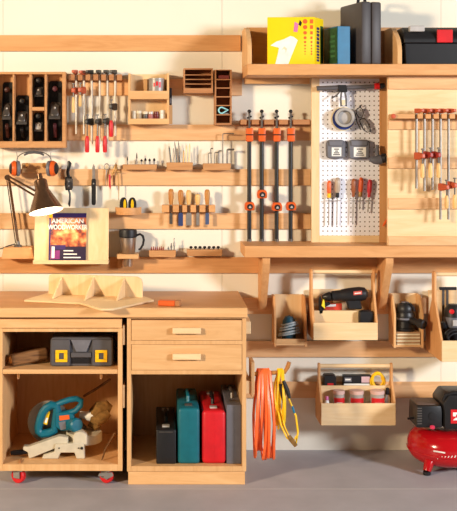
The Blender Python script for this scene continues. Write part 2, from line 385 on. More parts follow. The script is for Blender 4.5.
# ------------------------------------------------------------------ tool cases in the cabinet bay
zf = ZB+.0005
def tall_case(label, px0, px1, pytop, mat, d0, d1, bev, handle, latch, ztopd=None, lab='tool_case', extra=None):
    x0, x1 = XX(px0, d1), XX(px1, d1); z1 = ZZ(pytop, d1)
    s = thing(lab, label, 'tool case', ((x0+x1)/2, -(d0+d1)/2, zf), 0, 'tool cases in the cabinet bay')
    xm = (x0+x1)/2
    MB().box(x0, x1, -d1, -d0, zf, z1, bev, None, 3).build('case_body', mat, s)
    MB().box(xm-.0008, xm+.0008, -d1-.0006, -d1+.004, zf+bev, z1-bev).build('seam', mat, s)
    ym = -(d0+d1)/2
    MB().tube([(xm, ym-.075, z1-.004), (xm, ym-.07, z1+.022), (xm, ym-.05, z1+.03), (xm, ym+.05, z1+.03), (xm, ym+.07, z1+.022), (xm, ym+.075, z1-.004)], .009, 8).build('carrying_handle', handle, s)
    for yy in (-d1+.07, -d0-.07):
        MB().box(xm-.019, xm+.019, yy-.018, yy+.018, z1-.002, z1+.007, .002).build('latch', latch, s)
    return s, xm, z1
c, xm, z1 = tall_case('black tool case leaning nearest the left in the cabinet bay, the lowest case', 156.2, 176, 430, BLACK, .1, .575, .006, INK, SILV)
MB().box(XX(159, .58), XX(173, .58), -.5767, -.5752, z1-.012, z1-.008).build('metal_edge', DSTEEL, c)
tall_case('teal tool case standing between the black and the red case', 178, 199.6, 408.5, TEALC, .12, .575, .014, TEALC, DSTEEL)
tall_case('red tool case standing between the teal and the grey case', 202.3, 226, 411, REDC, .13, .575, .018, INK, SILV)
tall_case('grey slim tool case standing rightmost in the cabinet bay', 226.6, 241.2, 405, GREYC, .12, .572, .003, DSTEEL, DSTEEL)
# ------------------------------------------------------------------ rolling cart
GD = .62
gx0, gx1 = XX(-2, GD), XX(122.4, GD); gz0 = ZZ(471, GD); gz0t = ZZ(464.4, GD); gzt = ZZ(319.3, GD)
s = thing('rolling_cart', 'open plywood cart on red casters under the left of the worktop', 'cart', ((gx0+gx1)/2, -.33, 0))
gt = .0225
m = MB()
m.box(gx0, gx0+gt, -GD, -.04, gz0, ZZ(328.3, GD), .001); m.box(gx1-gt, gx1, -GD, -.04, gz0, ZZ(328.3, GD), .001)
m.box(gx0+gt, gx1-gt, -GD, -.04, gz0, gz0t, .001); m.box(gx0+gt, gx1-gt, -GD, -.04, ZZ(331.8, GD), ZZ(328.6, GD), .0005)
m.box(gx0+gt, gx1-gt, -.055, -.04, gz0t, ZZ(332, GD))
m.build('carcass', PLYZ, s)
MB().box(gx0-.0, gx1-.003, -GD+.001, -.04, ZZ(328, GD), gzt, .001).build('top_apron', PLYX, s)
gs1, gs0 = ZZ(369.6, GD), ZZ(374, GD)
MB().box(gx0+gt+.001, gx1-gt-.001, -GD+.002, -.057, gs0, gs1, .001).build('shelf', PLYX, s)
for px in (18.3, 101):
    MB().tube([P(px-.8, 374.3, GD-.006), P(px-.8, 378, GD-.006), P(px, 379, GD-.006), P(px+.8, 378, GD-.006), P(px+.8, 374.3, GD-.006)], .0028, 6).build('shelf_clip', HAND, s)
for a, b in ((325.5, 345), (385, 408)):
    MB().box(gx1+.0003, gx1+.012, -.6, -.1, ZZ(b, .6), ZZ(a, .6), .002).build('side_cleat', PALEX, s)
def caster(px, dc, rz):
    x = XX(px, dc); r = .037
    y = -dc
    wmb = MB(); wmb.lathe([(.012, -.014), (r-.004, -.014), (r, -.009), (r, .009), (r-.004, .014), (.012, .014)], (x, y, r+.0005), (math.cos(rz), math.sin(rz), 0), 24)
    w_ = wmb.build('wheel', REDP, s)
    MB().lathe([(.004, -.0175), (.012, -.0165), (.012, .0165), (.004, .0175)], (x, y, r), (math.cos(rz), math.sin(rz), 0), 12).build('hub', STEEL, w_)
    M = Matrix.Translation((x, y, 0)) @ Matrix.Rotation(rz, 4, 'Z')
    f = MB(); f.box(-.0235, -.0195, -.018, .018, r-.008, gz0-.006, .001, M); f.box(.0195, .0235, -.018, .018, r-.008, gz0-.006, .001, M)
    f.box(-.03, .03, -.035, .035, gz0-.0065, gz0-.0005, .001, M); f.box(-.024, .024, -.019, .019, gz0-.013, gz0-.006, .002, M)
    return f.build('caster_fork', STEEL, s)
caster(18.6, .575, 1.15); caster(106.5, .575, 1.0)
MB().pprism([(99, 473.5), (112, 472.5), (113.5, 476), (106, 480), (104, 476.5), (98, 476.5)], .60, .606, .001).build('brake_lever', STEEL, s)
caster(20, .12, .3); caster(108, .12, .3)
# things on the cart shelf
D = .55
x = P(49.5, 366.6, D).x
zsf = gs1+.0008
s = thing('tool_case', 'charcoal tool case with two yellow latches on the cart shelf', 'tool case', ((XX(49.5, D)+XX(113.3, D))/2, -.45, zsf))
def zc_(py): return ZZ(py, D)
zb, ztp = zsf, ZZ(338, D)
m = MB()
m.prism([(XX(49.8, D), zb+.006), (XX(51.5, D), zb), (XX(111.5, D), zb), (XX(113, D), zb+.006), (XX(112.5, D), ztp-.012), (XX(110, D), ztp), (XX(53, D), ztp), (XX(50.3, D), ztp-.012)], 'y', -D+.012, -.33, .003)
m.build('case_body', CHAR, s)
for a, b in ((51, 70), (92, 112)):
    MB().pprism([(a, 341), (a+1, 339.6), (b-1, 339.6), (b, 341), (b, 365.4), (b-1, 366), (a+1, 366), (a, 365.4)], D-.0115, D+.004, .003).build('case_panel', CHAR, s)
    lx = 55.4 if a == 51 else 95.2
    m = MB(); q = D+.0095
    m.pprism([(lx, 350.2), (lx+12, 350.2), (lx+12, 353), (lx, 353)], D+.0045, q, .001); m.pprism([(lx, 359.4), (lx+12, 359.4), (lx+12, 362.2), (lx, 362.2)], D+.0045, q, .001)
    m.pprism([(lx, 353.2), (lx+3.6, 353.2), (lx+3.6, 359.2), (lx, 359.2)], D+.0045, q, .001); m.pprism([(lx+8.4, 353.2), (lx+12, 353.2), (lx+12, 359.2), (lx+8.4, 359.2)], D+.0045, q, .001)
    m.build('latch', YELP, s)
MB().pprism([(70.8, 340), (91.4, 340), (86.5, 352), (76, 352)], D-.0115, D-.002, .002).build('centre_wedge', GREY, s)
MB().pprism([(70.8, 352.8), (91.2, 352.8), (91.2, 357.6), (70.8, 357.6)], D-.0115, D+.006, .003).build('carrying_handle', CHAR, s)
MB().pprism([(71.5, 358.2), (91, 358.2), (91, 363.6), (71.5, 363.6)], D-.0115, D-.0105).build('handle_gap_shade', INK, s)  # thin black sheet painting in the shade of the gap below the handle
s = thing('wooden_block', 'weathered brown wooden block lying aslant on the left of the cart shelf', 'block', (XX(29, .52), -.5, zsf), math.radians(26))
m = MB(True); m.box(-.098, .098, -.024, .024, .001, .058, .012, Matrix.Rotation(math.radians(-6), 4, 'Y') @ Matrix.Translation((0, 0, .011)), 3); m.build('block_body', OLDW, s)
m = MB(True); m.lathe([(.018, -.002), (.02, .002), (.012, .009), (.0001, .0105)], (-.0985, 0, .0315), (-1, 0, -.1), 12); m.build('pale_end', HAND, s)
# ------------------------------------------------------------------ mitre saw
zfl = gz0t+.0008
s = thing('mitre_saw', 'teal and white electric mitre saw on the floor of the rolling cart', 'saw', (XX(60, .45), -.42, zfl))
q = lambda X, Y: (5+X/3.808, 385+Y/3.808)
Q = lambda *l: [q(a, b) for a, b in l]
d0 = .53
m = MB()
zfoot = zfl
m.pprism(Q((190, 222), (300, 222), (300, 262)), d0-.14, d0, .002) if 0 else None
pts = [(XX(a, d0), max(ZZ(b, d0), zfl)) for a, b in Q((140, 290), (145, 268), (188, 256), (190, 225), (300, 222), (303, 290), (272, 290), (264, 258), (212, 258), (202, 290))]
m.prism(pts, 'y', -d0+.12, -d0, .003)
m.build('base_casting', CAST, s)
zt1 = ZZ(q(0, 222)[1], d0)
MB().lathe([(.088, 0), (.093, .004), (.093, .046), (.088, .052)], (XX(q(300, 0)[0], .44), -.41, zt1-.052+.03), (0, 0, 1), 32).build('turntable', CAST, s)
m = MB(); m.pprism(Q((258, 228), (258, 195), (268, 182), (290, 178), (312, 190), (312, 228)), .46, d0-.004, .004); m.build('fence_post', CAST, s)
m = MB()
m.prism([(XX(a, d0-.01), max(ZZ(b, d0-.01), zfl)) for a, b in Q((68, 236), (90, 236), (205, 196), (240, 200), (240, 222), (98, 282), (90, 280), (86, 256), (68, 248))], 'y', -d0+.06, -d0+.01, .003)
m.build('extension_arm', CAST, s)
MB().tube([P(*q(84, 252), .5), P(*q(60, 256), .5), P(*q(34, 258), .5), P(*q(22, 259), .5)], [.013, .014, .014, .011], 10).build('arm_handle', INK, s)
mm = [q(165, 140)]
cx, cy = q(168, 140); r = .110; dg = .40
MB().lathe([(r, -.008), (r+.002, 0), (r, .008), (r-.012, .011), (.02, .011)], (XX(cx, dg), -dg, ZZ(cy, dg)), (0, -1, 0), 40).build('blade_guard', GUARD, s)
MB().lathe([(.0001, -.0022), (r-.016, -.0012), (r-.016, .0012), (.0001, .0022)], (XX(cx, dg), -dg+.0, ZZ(cy, dg)), (0, 1, 0), 40).build('saw_blade', STEEL, s)
# D handle and motor body
m = MB(); da, db = .425, .465
def frame(pts, da, db, wd):
    m.tube([Vector((XX(a, (da+db)/2), -(da+db)/2, ZZ(b, (da+db)/2))) for a, b in Q(*pts)], wd, 10, True)
loop = [(128, 176), (127, 160), (134, 130), (145, 104), (157, 88), (176, 76), (196, 80), (200, 96), (196, 120), (192, 150), (188, 172), (168, 182), (140, 186)]
frame(loop, da, db, .0215)
loop2 = [(186, 78), (215, 66), (245, 56), (272, 52), (290, 60), (288, 78), (268, 98), (240, 108), (214, 112), (198, 108)]
frame(loop2, da, db, .0155)
m.build('d_handle', TEAL, s)
MB().pprism(Q((190, 108), (236, 104), (262, 112), (268, 172), (214, 176), (190, 160)), .40, .47, .006).build('motor_body', TEAL, s)
MB().lathe([(.001, -.035), (.030, -.035), (.036, -.03), (.036, .03), (.030, .038), (.001, .04)], (XX(q(262, 148)[0], .45), -.46, ZZ(q(262, 148)[1], .45)), (.55, -.8, .05), 24).build('motor', TEAL, s)
MB().pprism(Q((206, 118), (244, 114), (246, 130), (208, 136)), .4705, .473).build('orange_label', ORNG, s)
MB().pprism(Q((204, 142), (230, 138), (232, 168), (212, 172)), .4705, .472).build('grey_plate', GREY, s)
MB().pprism(Q((144, 148), (160, 100), (172, 102), (160, 152)), .43, .447, .001).build('yellow_warning_label', YELP, s)
MB().pprism(Q((150, 142), (156, 124), (164, 126), (158, 146)), .4472, .4482).build('white_label', WHITE, s)
MB().lathe([(.018, 0), (.02, .03), (.028, .05), (.026, .075)], P(*q(284, 112), .38), (1, -.1, -.12), 16).build('dust_nozzle', WHITE, s)
m = MB(); rnd = random.Random(2)
m.tube([P(*q(322, 128), .38), P(*q(340, 110), .38), P(*q(358, 88), .37), P(*q(385, 84), .36), P(*q(404, 92), .36)], [.024, .034, .036, .034, .02], 12)
m.tube([P(*q(325, 130), .40), P(*q(350, 135), .40), P(*q(372, 122), .39), P(*q(395, 105), .38)], [.02, .032, .034, .022], 12)
m.tube([P(*q(320, 145), .40), P(*q(345, 158), .40), P(*q(362, 150), .4)], [.016, .022, .015], 10)
m.build('dust_bag', TAN, s)
MB().tube([P(*q(300, 172), .38), P(*q(282, 150), .37), P(*q(280, 130), .37)], [.024, .022, .02], 12).build('pivot_arm', DSTEEL, s)
MB().lathe([(.0001, 0), (.007, .001), (.007, .006), (.0001, .008)], P(*q(292, 240), d0), (0, -1, 0), 12).build('lock_knob', INK, s)
for X in (206, 280): MB().lathe([(.0035, 0), (.0035, .003), (.0001, .004)], P(*q(X, 240), d0), (0, -1, 0), 8).build('bolt', INK, s)
# strips of wood in the cart
o = MB().tube([(XX(102, .56), -.56, zfl+.004), P(105.5, 449, .53), P(114.8, 433, .47)], [.0035, .0055, .0055], 6).build('wood_strip', OLDW); tag(o, 'thin brown wood strip leaning at the right inside the cart', 'strip')
o = MB().box(XX(20.2, .56), XX(20.2, .56)+.008, -.6, -.545, zfl+.0002, zfl+.006, .001).build('pencil_stub', CHER); tag(o, 'short red-brown stub on the cart floor near its left front edge', 'stub')
o = MB().tube([P(84, 396, .12), P(96, 389, .2), P(110, 379.5, .3)], .007, 6).build('wooden_stick', OLDW); tag(o, 'dark stick slanting up behind the mitre saw under the cart shelf', 'stick')
# ------------------------------------------------------------------ jig and small block on the worktop
zw = wz1+.001
s = thing('woodworking_jig', 'pale plywood jig with upright back fence and triangular ribs lying on the worktop', 'jig', (0, 0, 0), 0)
def onto(px, py):                                               # point of the worktop surface seen at a photo position
    k = (CH-zw)*1080/(py-140); return Vector(((px-155)*k/1080, k-6))
bp = [onto(24, 301.5), onto(56, 296), onto(140, 298), onto(153, 302.5), onto(146, 306.5), onto(118, 313*0+309.6), onto(84, 307.4), onto(98, 303.4)]
c0 = sum(bp, Vector((0, 0)))/len(bp)
s.location = (c0.x, c0.y, zw)
pl = [onto(24, 301.8), onto(50, 293.8), onto(139, 296.2), onto(154, 301.5), onto(113, 310.6), onto(101, 310.8), onto(80, 304.6)]
MB().prism([(p.x, p.y) for p in pl], 'z', zw, zw+.010, .001).build('base_plate', PALEX, s)
A, B = onto(48.5, 296.2), onto(142.5, 299.5)
dx = (B-A).normalized(); nrm = Vector((-dx.y, dx.x))
L = (B-A).length; H = (299.5-277)/191.0*1.02
prof = [(0, .0105), (0, H-.02), (.006, H-.006), (.02, H), (L-.028, H-.002), (L-.008, H-.014), (L, H-.035), (L, .0105)]
MF = Matrix(((dx.x, nrm.x, 0, A.x), (dx.y, nrm.y, 0, A.y), (0, 0, 1, zw), (0, 0, 0, 1)))
MB().prism(prof, 'y', 0, .012, .001, MF).build('back_fence', PALE, s)
for u in (.135, .475, .80):
    MB().prism([(-.0005, .0108), (-.150, .0108), (-.148, .014), (-.0005, H-.010)], 'x', u*L, u*L+.009, .001, MF).build('rib', PALE, s)
p = onto(169, 306)
s = thing('sanding_block', 'small orange block with a brown end on the worktop', 'block', (p.x, p.y+.02, zw), math.radians(-14))
MB(True).box(-.052, .035, -.022, .022, 0, .026, .003).build('block_body', ORNG, s)
MB(True).box(.0355, .06, -.023, .023, 0, .028, .003).build('brown_end', CHER, s)
# ------------------------------------------------------------------ things on the high shelf
zs = zt+.0012
g = math.radians(-24)
s = thing('glove_box', 'bright yellow box with a white glove picture on the high shelf', 'box', (XX(292, .25), -.185, zs), 0)
g = math.radians(17)
s.rotation_euler.z = -g*0
bw, bd, bh = .247, .13, ZZ(17.5, .29)-zs
s.location = (XX(268, .30)+bw/2*math.cos(g*0), -.22, zs)
# the box stands turned so that its right side also faces the camera
fx = XX(267.3, .31); fr = XX(314.5, .315); rr = XX(323, .26)
F0, F1, R1 = Vector((fx, -.305)), Vector((fr, -.318)), Vector((rr+.012, -.20))
s.location = (F0.x, F0.y, zs)
u = (F1-F0); Wd = u.length; ux = u.normalized(); v = (R1-F1); Dd = v.length; vx_ = v.normalized()
pts = [(0, 0), tuple(F1-F0), tuple(R1-F0), tuple(F0+v-F0)]
m = MB(True); m.prism(pts, 'z', 0, bh, .0015); m.build('carton', YELL, s)
FM = Matrix(((ux.x, 0, ux.y, 0), (ux.y, 0, -ux.x, 0), (0, 1, 0, 0), (0, 0, 0, 1)))     # x along front, y up, z outwards
def front(pts, name, mat, t=.0006, b=.0001): return MB(True).prism([(a*Wd, c*bh) for a, c in pts], 'z', b, b+t, 0, FM).build(name, mat, s)
front([(.17, .0), (.22, .20), (.25, .35), (.14, .38), (.07, .40), (.19, .48), (.35, .53), (.49, .60), (.56, .58), (.645, .51), (.59, .365), (.51, .17), (.445, 0)], 'glove_picture', WHITE)
front([(.30, .30), (.36, .38), (.42, .33), (.39, .24), (.385, .30), (.35, .33)], 'glove_fold', TAPE, .0004, .0008)
m = MB(True)
for z, r in ((.905, .0125), (.785, .0115), (.665, .0095), (.56, .0078), (.47, .0062), (.395, .005), (.33, .0042), (.27, .0036), (.215, .003)):
    m.lathe([(r, 0), (r, .0006), (.0001, .0007)], FM @ Vector((.80*Wd, z*bh, .0001)), (ux.y, -ux.x, 0), 12); k = max(.0035, r*.7)
    m.prism([(.935*Wd-k, z*bh-k*1.25), (.935*Wd+k, z*bh-k*1.25), (.935*Wd+k, z*bh+k*1.25), (.935*Wd-k, z*bh+k*1.25)], 'z', .0001, .0007, 0, FM)
m.build('dot_print', ORDOT, s)
m = MB(True); m.prism([(.555*Wd, .69*bh), (.64*Wd, .68*bh), (.66*Wd, .86*bh), (.58*Wd, .90*bh)], 'z', .0001, .0006, 0, FM); m.build('pink_logo', PINK, s)
m = MB(True); m.prism([(.66*Wd, .84*bh), (.71*Wd, .80*bh), (.735*Wd, .88*bh), (.69*Wd, .94*bh)], 'z', .0001, .0006, 0, FM); m.build('oval_print', INK, s)
RM = Matrix(((vx_.x, 0, vx_.y, F1.x-F0.x), (vx_.y, 0, -vx_.x, F1.y-F0.y), (0, 1, 0, 0), (0, 0, 0, 1)))
m = MB(True); rnd = random.Random(4); z = .07
while z < .80:
    h = rnd.uniform(.035, .07); m.prism([(.22*Dd, z*bh), (.52*Dd, z*bh), (.52*Dd, (z+h)*bh), (.22*Dd, (z+h)*bh)], 'z', .0001, .0006, 0, RM); z += h+.018
m.build('side_lettering', PURP, s)
m = MB(True); m.prism([(.62*Dd, .05*bh), (.95*Dd, .05*bh), (.95*Dd, .84*bh), (.62*Dd, .84*bh)], 'z', .0001, .0005, 0, RM); m.build('side_print', GREEN, s)
# blue and green box
A, B_, E = Vector((XX(337.6, .32), -.32)), Vector((XX(350, .30), -.305)), Vector((XX(324.3, .17), -.16))
s = thing('tool_box', 'bright blue box with a dark green printed side, right of the yellow box', 'box', (A.x, A.y, zs))
bh2 = ZZ(26.2, .31)-zs
e = E-A; f = B_-A; tt = .012
MB(True).prism([tuple(e.normalized()*tt), tuple(e), tuple(e+f), tuple(f+e.normalized()*tt)], 'z', 0, bh2, .002).build('box_body', BLUE, s)
MB(True).prism([(0, 0), tuple(f), tuple(f+e.normalized()*(tt-.001)), tuple(e.normalized()*(tt-.001))], 'z', 0, bh2, .002).build('blue_end', BLUE, s)
en = e.normalized(); on = Vector((-f.x, -f.y)).normalized()
EM = Matrix(((en.x, 0, -abs(en.y), 0), (en.y, 0, -abs(en.x), 0), (0, 1, 0, 0), (0, 0, 0, 1)))
MB(True).prism([(.004, .006), (e.length-.004, .006), (e.length-.004, bh2-.006), (.004, bh2-.006)], 'z', .0002, .0012, 0, EM).build('printed_side', GREEN, s)
m = MB(True)
for k in range(5): m.prism([(.03, bh2*(.2+.13*k)), (.03+.05+.02*(k % 2), bh2*(.2+.13*k)), (.03+.05+.02*(k % 2), bh2*(.26+.13*k)), (.03, bh2*(.26+.13*k))], 'z', .0013, .0018, 0, EM)
m.build('side_print_lines', solid('mid_green_print', (64, 112, 70), .5), s)
# grey case turned on the shelf
A, B_ = Vector((XX(361.5, .33), -.335)), Vector((XX(382, .31), -.30))
E = Vector((XX(340.2, .10), -.085))
s = thing('tool_case', 'tall grey-brown plastic case standing turned on the high shelf', 'tool case', (A.x, A.y, zs))
h3 = ZZ(1.5, .32)-zs; f = B_-A; e = E-A
m1 = MB(True); mid = f*.5
m1.prism([(0, 0), tuple(mid*.985), tuple(mid*.985+e), tuple(e)], 'z', 0, h3, .010, None, 2); DCASE = solid('dark_grey_brown_plastic', (66, 60, 60), .5); m1.build('case_half', DCASE, s)
m2 = MB(True); m2.prism([tuple(mid*1.015), tuple(f), tuple(f+e), tuple(mid*1.015+e)], 'z', 0, h3, .010, None, 2); m2.build('case_half', DCASE, s)
en = e.normalized(); c1 = mid+e*.28; c2 = mid+e*.62
MB(True).tube([(c1.x, c1.y, h3-.004), (c1.x+en.x*.01, c1.y+en.y*.01, h3+.035), (c2.x-en.x*.01, c2.y-en.y*.01, h3+.035), (c2.x, c2.y, h3-.004)], .009, 8).build('carrying_handle', INK, s)
fn = Vector((f.y, -f.x)).normalized()
# black toolbox
A = .31
s = thing('toolbox', 'black plastic toolbox with a red latch on the high shelf, right of the divider', 'toolbox', (XX(435, A), -.19, zs))
tx0, tx1 = XX(404.8, A), XX(475, A)
zl = ZZ(43, A); ztb = ZZ(26.5, A)
MB().prism([(tx0+.006, zs), (tx1-.006, zs), (tx1, zl-.002), (tx0, zl-.002)], 'y', -A, -.06, .003).build('lower_box', BLACK, s)
MB().prism([(-.062, zl), (-A-.006, zl), (-A-.006, zl+.022), (-A+.012, zl+.055), (-A+.05, ztb), (-.10, ztb), (-.062, zl+.05)], 'x', tx0-.004, tx1+.004, .004).build('lid', BLACK, s)
MB().box(XX(437.2, A+.016), XX(453, A+.016), -A-.016, -A-.0065, ZZ(42.5, A+.016), ZZ(29.5, A+.016), .003).build('red_latch', REDP, s)
MB().box(XX(409.2, A), XX(424.2, A), -A-.0125, -A+.02, ztb-.027, ztb+.003, .003).build('silver_plate', SILV, s)
# ------------------------------------------------------------------ hand plane till
TD = .115
tx0, tx1 = XX(-6, TD), XX(65.7, TD); tz0, tz1 = ZZ(147.8, TD), ZZ(71.8, TD)
s = thing('plane_till', 'shallow pine till divided into slots that hold black hand planes', 'till', ((tx0+tx1)/2, -TD/2, tz0))
zlo = ZZ(141.3, TD); zhi = ZZ(74.0, TD)
MB().box(tx0, tx1, -.032, -.021, tz0, tz1).build('back_panel', PLYZ, s)
fr = MB(); fr.box(tx1-.019, tx1, -TD, -.0325, tz0, tz1, .001); fr.box(tx0, tx1-.0192, -TD, -.0325, tz1-.013, tz1, .001); fr.box(tx0, tx1-.0192, -TD, -.0325, tz0, zlo, .001); fr.box(tx0, tx0+.016, -TD, -.0325, zlo+.0002, tz1-.0132, .001)
fr.build('frame', TANW, s)
for a, b in ((12.4, 14.2), (29.1, 31.6), (44.5, 46.7)):
    MB().box(XX(a, TD), XX(b, TD), -TD+.004, -.0325, zlo+.0003, tz1-.0135, .001).build('divider', TANW, s)
MB().box(XX(31.8, TD), XX(44.3, TD), -TD+.006, -.0325, ZZ(110.6, TD), ZZ(107, TD), .001).build('small_shelf', TANW, s)
def plane(label, px0, px1, py0, py1, wood_m=DARKW, big=True, knob=True, cap=DSTEEL, first=[None]):
    dd = .10; wd = (px1-px0)/sc(dd); L = (py1-py0)/sc(dd); xc = XX((px0+px1)/2, dd)
    zb = ZZ(py1, dd) if py1 < 111 else zlo
    if py1 < 111: zb = ZZ(107, TD)
    zb += .0006; L = ZZ(py0, dd)-zb
    s = thing('hand_plane', label, 'hand plane', (xc, -.0335, zb), 0, 'hand planes in the till')
    h = wd/2
    m = MB(True)
    sole = [(-h, .012), (-h*.8, 0), (h*.8, 0), (h, .012), (h, L-.014), (h*.75, L-.002), (-h*.75, L-.002), (-h, L-.014)]
    m.prism(sole, 'y', 0, -.006, .0008)
    ck = [(-.006, .02), (-.012, .03), (-.018, L*.28), (-.044, L*.42), (-.050, L*.55), (-.038, L*.68), (-.016, L*.78), (-.010, L-.02), (-.006, L-.012)]
    m.prism(ck, 'x', -h, -h+.004); m.prism(ck, 'x', h-.004, h)
    m.build('plane_body', BLKM, s)
    MI = Matrix.Translation((0, -.038 if big else -.03, L*.52)) @ Matrix.Rotation(math.radians(-38 if big else -25), 4, 'X')
    m = MB(True); m.prism([(-h+.006, -L*.2), (h-.006, -L*.2), (h-.006, L*.13), (h*.45, L*.16), (-h*.45, L*.16), (-h+.006, L*.13)], 'y', -.002, .002, .0008, MI); m.build('iron', DSTEEL, s)
    m = MB(True); m.prism([(-h*.55, -L*.15), (h*.55, -L*.15), (h*.62, L*.06), (0, L*.13), (-h*.62, L*.06)], 'y', -.012, -.003, .003, MI); m.build('lever_cap', cap, s)
    MB(True).lathe([(.006, 0), (.0065, .004), (.004, .007), (.0001, .0072)], MI @ Vector((0, -.0125, 0)), MI.to_3x3() @ Vector((0, -1, 0)), 10).build('glint_screw', SILV, s)  # bright silver screw added to give each plane a glint
    if knob:
        MB(True).lathe([(.011, 0), (.009, .012), (.014, .026), (.016, .036), (.012, .045), (.0001, .047)], (0, -.006, L*.86), (0, -1, 0), 16).build('front_knob', BLKM if big == 2 else wood_m, s)
    if big:
        MB(True).prism([(-.0062, L*.06), (-.0062, L*.2), (-.03, L*.26), (-.055, L*.30), (-.070, L*.26), (-.064, L*.21), (-.044, L*.17), (-.03, L*.10), (-.024, L*.05)], 'x', -.009, .009, .005, None, 2).build('rear_handle', wood_m, s)
    return s
plane('longest black hand plane, at the left end of the till', 1.2, 11.8, 81.2, 141, DARKW, True)
plane('black hand plane with a round front knob, second slot from the left of the till', 15, 28, 94.5, 141, BLKM, True)
plane('small black block plane on the upper ledge of the split slot', 33, 43.2, 76, 107, BLKM, False)
plane('small block plane with shiny metal fittings under the ledge of the split slot', 32.6, 43, 112, 141, BLKM, False, True, SILV)
plane('black hand plane with dark red wooden handles, in the rightmost slot of the till', 47.8, 61.5, 80, 141, wood('purple_rosewood', (92, 46, 52), (60, 28, 36), 'z', .35), True)
# ------------------------------------------------------------------ clamp rack (left) and its clamps
def hanging_rack(label, centers, px0, px1, py0, py1, da, db, gap, group=None, slot_px=1.5, mat=PLYX):
    s = thing('clamp_rack', label, 'rack', (XX((px0+px1)/2, db), -(da+db)/2, ZZ(py1, db)), 0)
    MB().box(XX(px0, db), XX(px1, db), -da-.018, -da, ZZ(py1, db)-.006, ZZ(py0, db), .001).build('back_strip', mat, s)
    ed = [px0]+[v for c in centers for v in (c-slot_px, c+slot_px)]+[px1]
    for a, b in zip(ed[::2], ed[1::2]): MB().box(XX(a, db), XX(b, db), -db, -da-.0182, ZZ(py1, db), ZZ(py0, db), .001).build('finger', mat, s)
    return s
def bar_clamp(label, group, px, py_top, py_bot, py_sl, hy0, hy1, d, jaw, hmat, ang, long=.055, hr=.0118, jaw2=None, barm=None):
    S = sc(d); L = (py_bot-py_top)/S
    s = thing('bar_clamp', label, 'clamp', (XX(px, d), -d, ZZ(py_bot, d)), math.radians(ang), group)
    zz = lambda py: ZZ(py, d)-s.location.z
    MB(True).box(-.0034, .0034, -.0065, .0065, 0, L-.010).build('bar', barm or STEEL, s)
    zt_ = zz(py_top)
    m = MB(True); m.prism([(.0085, zt_-.022), (.0085, zt_), (-.014, zt_), (-long-.006, zt_-.004), (-long-.006, zt_-.018), (-.014, zt_-.026)], 'x', -.0085, .0085, .002)
    m.build('fixed_jaw', jaw, s)
    zs_ = zz(py_sl)
    m = MB(True); m.prism([(.011, zs_-.020), (.011, zs_+.016), (-.012, zs_+.018), (-long-.012, zs_+.010), (-long-.014, zs_-.012), (-.02, zs_-.022)], 'x', -.0095, .0095, .003)
    m.build('sliding_jaw', jaw2 or jaw, s)
    m = MB(True); m.lathe([(.0035, zz(hy0)-zs_+.0), (.0035, .030)], (0, -long, zs_), (0, 0, 1), 10); m.lathe([(.0001, .0305), (.009, .031), (.009, .037), (.0001, .038)], (0, -long, zs_), (0, 0, 1), 12); m.build('screw', DSTEEL, s)
    H = zz(hy0)-zz(hy1)
    m = MB(True); m.lathe([(.0001, 0), (hr*.8, .001), (hr, H*.1), (hr*1.05, H*.45), (hr*.95, H*.8), (hr*.75, H*.93), (hr*.6, H)], (0, -long, zz(hy1)), (0, 0, 1), 14); m.build('handle', hmat, s)
    return s
cen = [76.2, 84, 91.8, 99.7, 107.5, 115.3]
hanging_rack('slotted plywood rack of small bar clamps between the plane till and the jar rack', cen, 68.5, 122, 74.3, 80.3, .021, .085, .0, None, 1.5, CHER)
gl = 'small bar clamps in the left rack'
bar_clamp('bar clamp with orange jaws and a pale wood handle, leftmost in the left rack', gl, cen[0], 70, 134, 90.5, 97.5, 113, .066, RBRN, PHAN, -12, .055, .009, barm=PBAR)
bar_clamp('bar clamp with orange jaws and wood handle, second in the left rack', gl, cen[1], 70.5, 134, 90, 95.5, 107, .066, RBRN, PHAN, -18, .055, .009, barm=PBAR)
bar_clamp('black bar clamp with a red handle, nearest the wood-handled clamps', gl, cen[2], 70, 144, 121.5, 136, 152.5, .066, BLACK, REDP, -24, barm=PBAR)
bar_clamp('black bar clamp with a red handle, middle one of the three low red handles', gl, cen[3], 70, 144, 121.5, 136, 152.5, .066, BLACK, REDP, -10, barm=PBAR)
bar_clamp('black bar clamp with a red handle, right one of the three low red handles', gl, cen[4], 70, 144, 121, 136, 152.5, .066, BLACK, REDP, -12, barm=PBAR)
bar_clamp('black bar clamp whose red handle hangs higher than the other red ones', gl, cen[5], 70, 136, 106.5, 120.5, 137, .066, BLACK, REDP, -22, barm=PBAR)
# ------------------------------------------------------------------ spice shelf with jars
ND = .12
nx0, nx1 = XX(128.2, ND), XX(169.2, ND)
s = thing('jar_rack', 'small two-tier plywood rack with a paint can and little jars', 'rack', ((nx0+nx1)/2, -.07, ZZ(124.3, ND)))
z0_, z1_ = ZZ(124.3, ND), ZZ(73.2, ND)
m = MB(); m.box(nx0, nx1, -.029, -.021, z0_, z1_, .001); m.build('back_panel', PALE, s)
sp = [(-.0292, z0_), (-ND, z0_), (-ND, ZZ(96, ND)), (-ND, ZZ(90, ND)), (-ND+.02, z1_), (-.0292, z1_)]
for a in (nx0, nx1-.0125): MB().prism(sp, 'x', a, a+.0125, .001).build('side_board', PLYZ, s)
zsh = [ZZ(118.4, ND)-.006, ZZ(91, ND)-.004]
MB().box(nx0+.0128, nx1-.0128, -ND+.001, -.0292, z0_, z0_+.01).build('bottom_board', PLYX, s)
MB().box(nx0+.0128, nx1-.0128, -ND+.001, -.0292, ZZ(99, ND), ZZ(99, ND)+.01).build('tier_board', PLYX, s)
MB().box(nx0+.0002, nx1-.0002, -ND-.011, -ND-.0002, z0_, ZZ(118.6, ND+.011), .001).build('front_lip', PLYX, s)
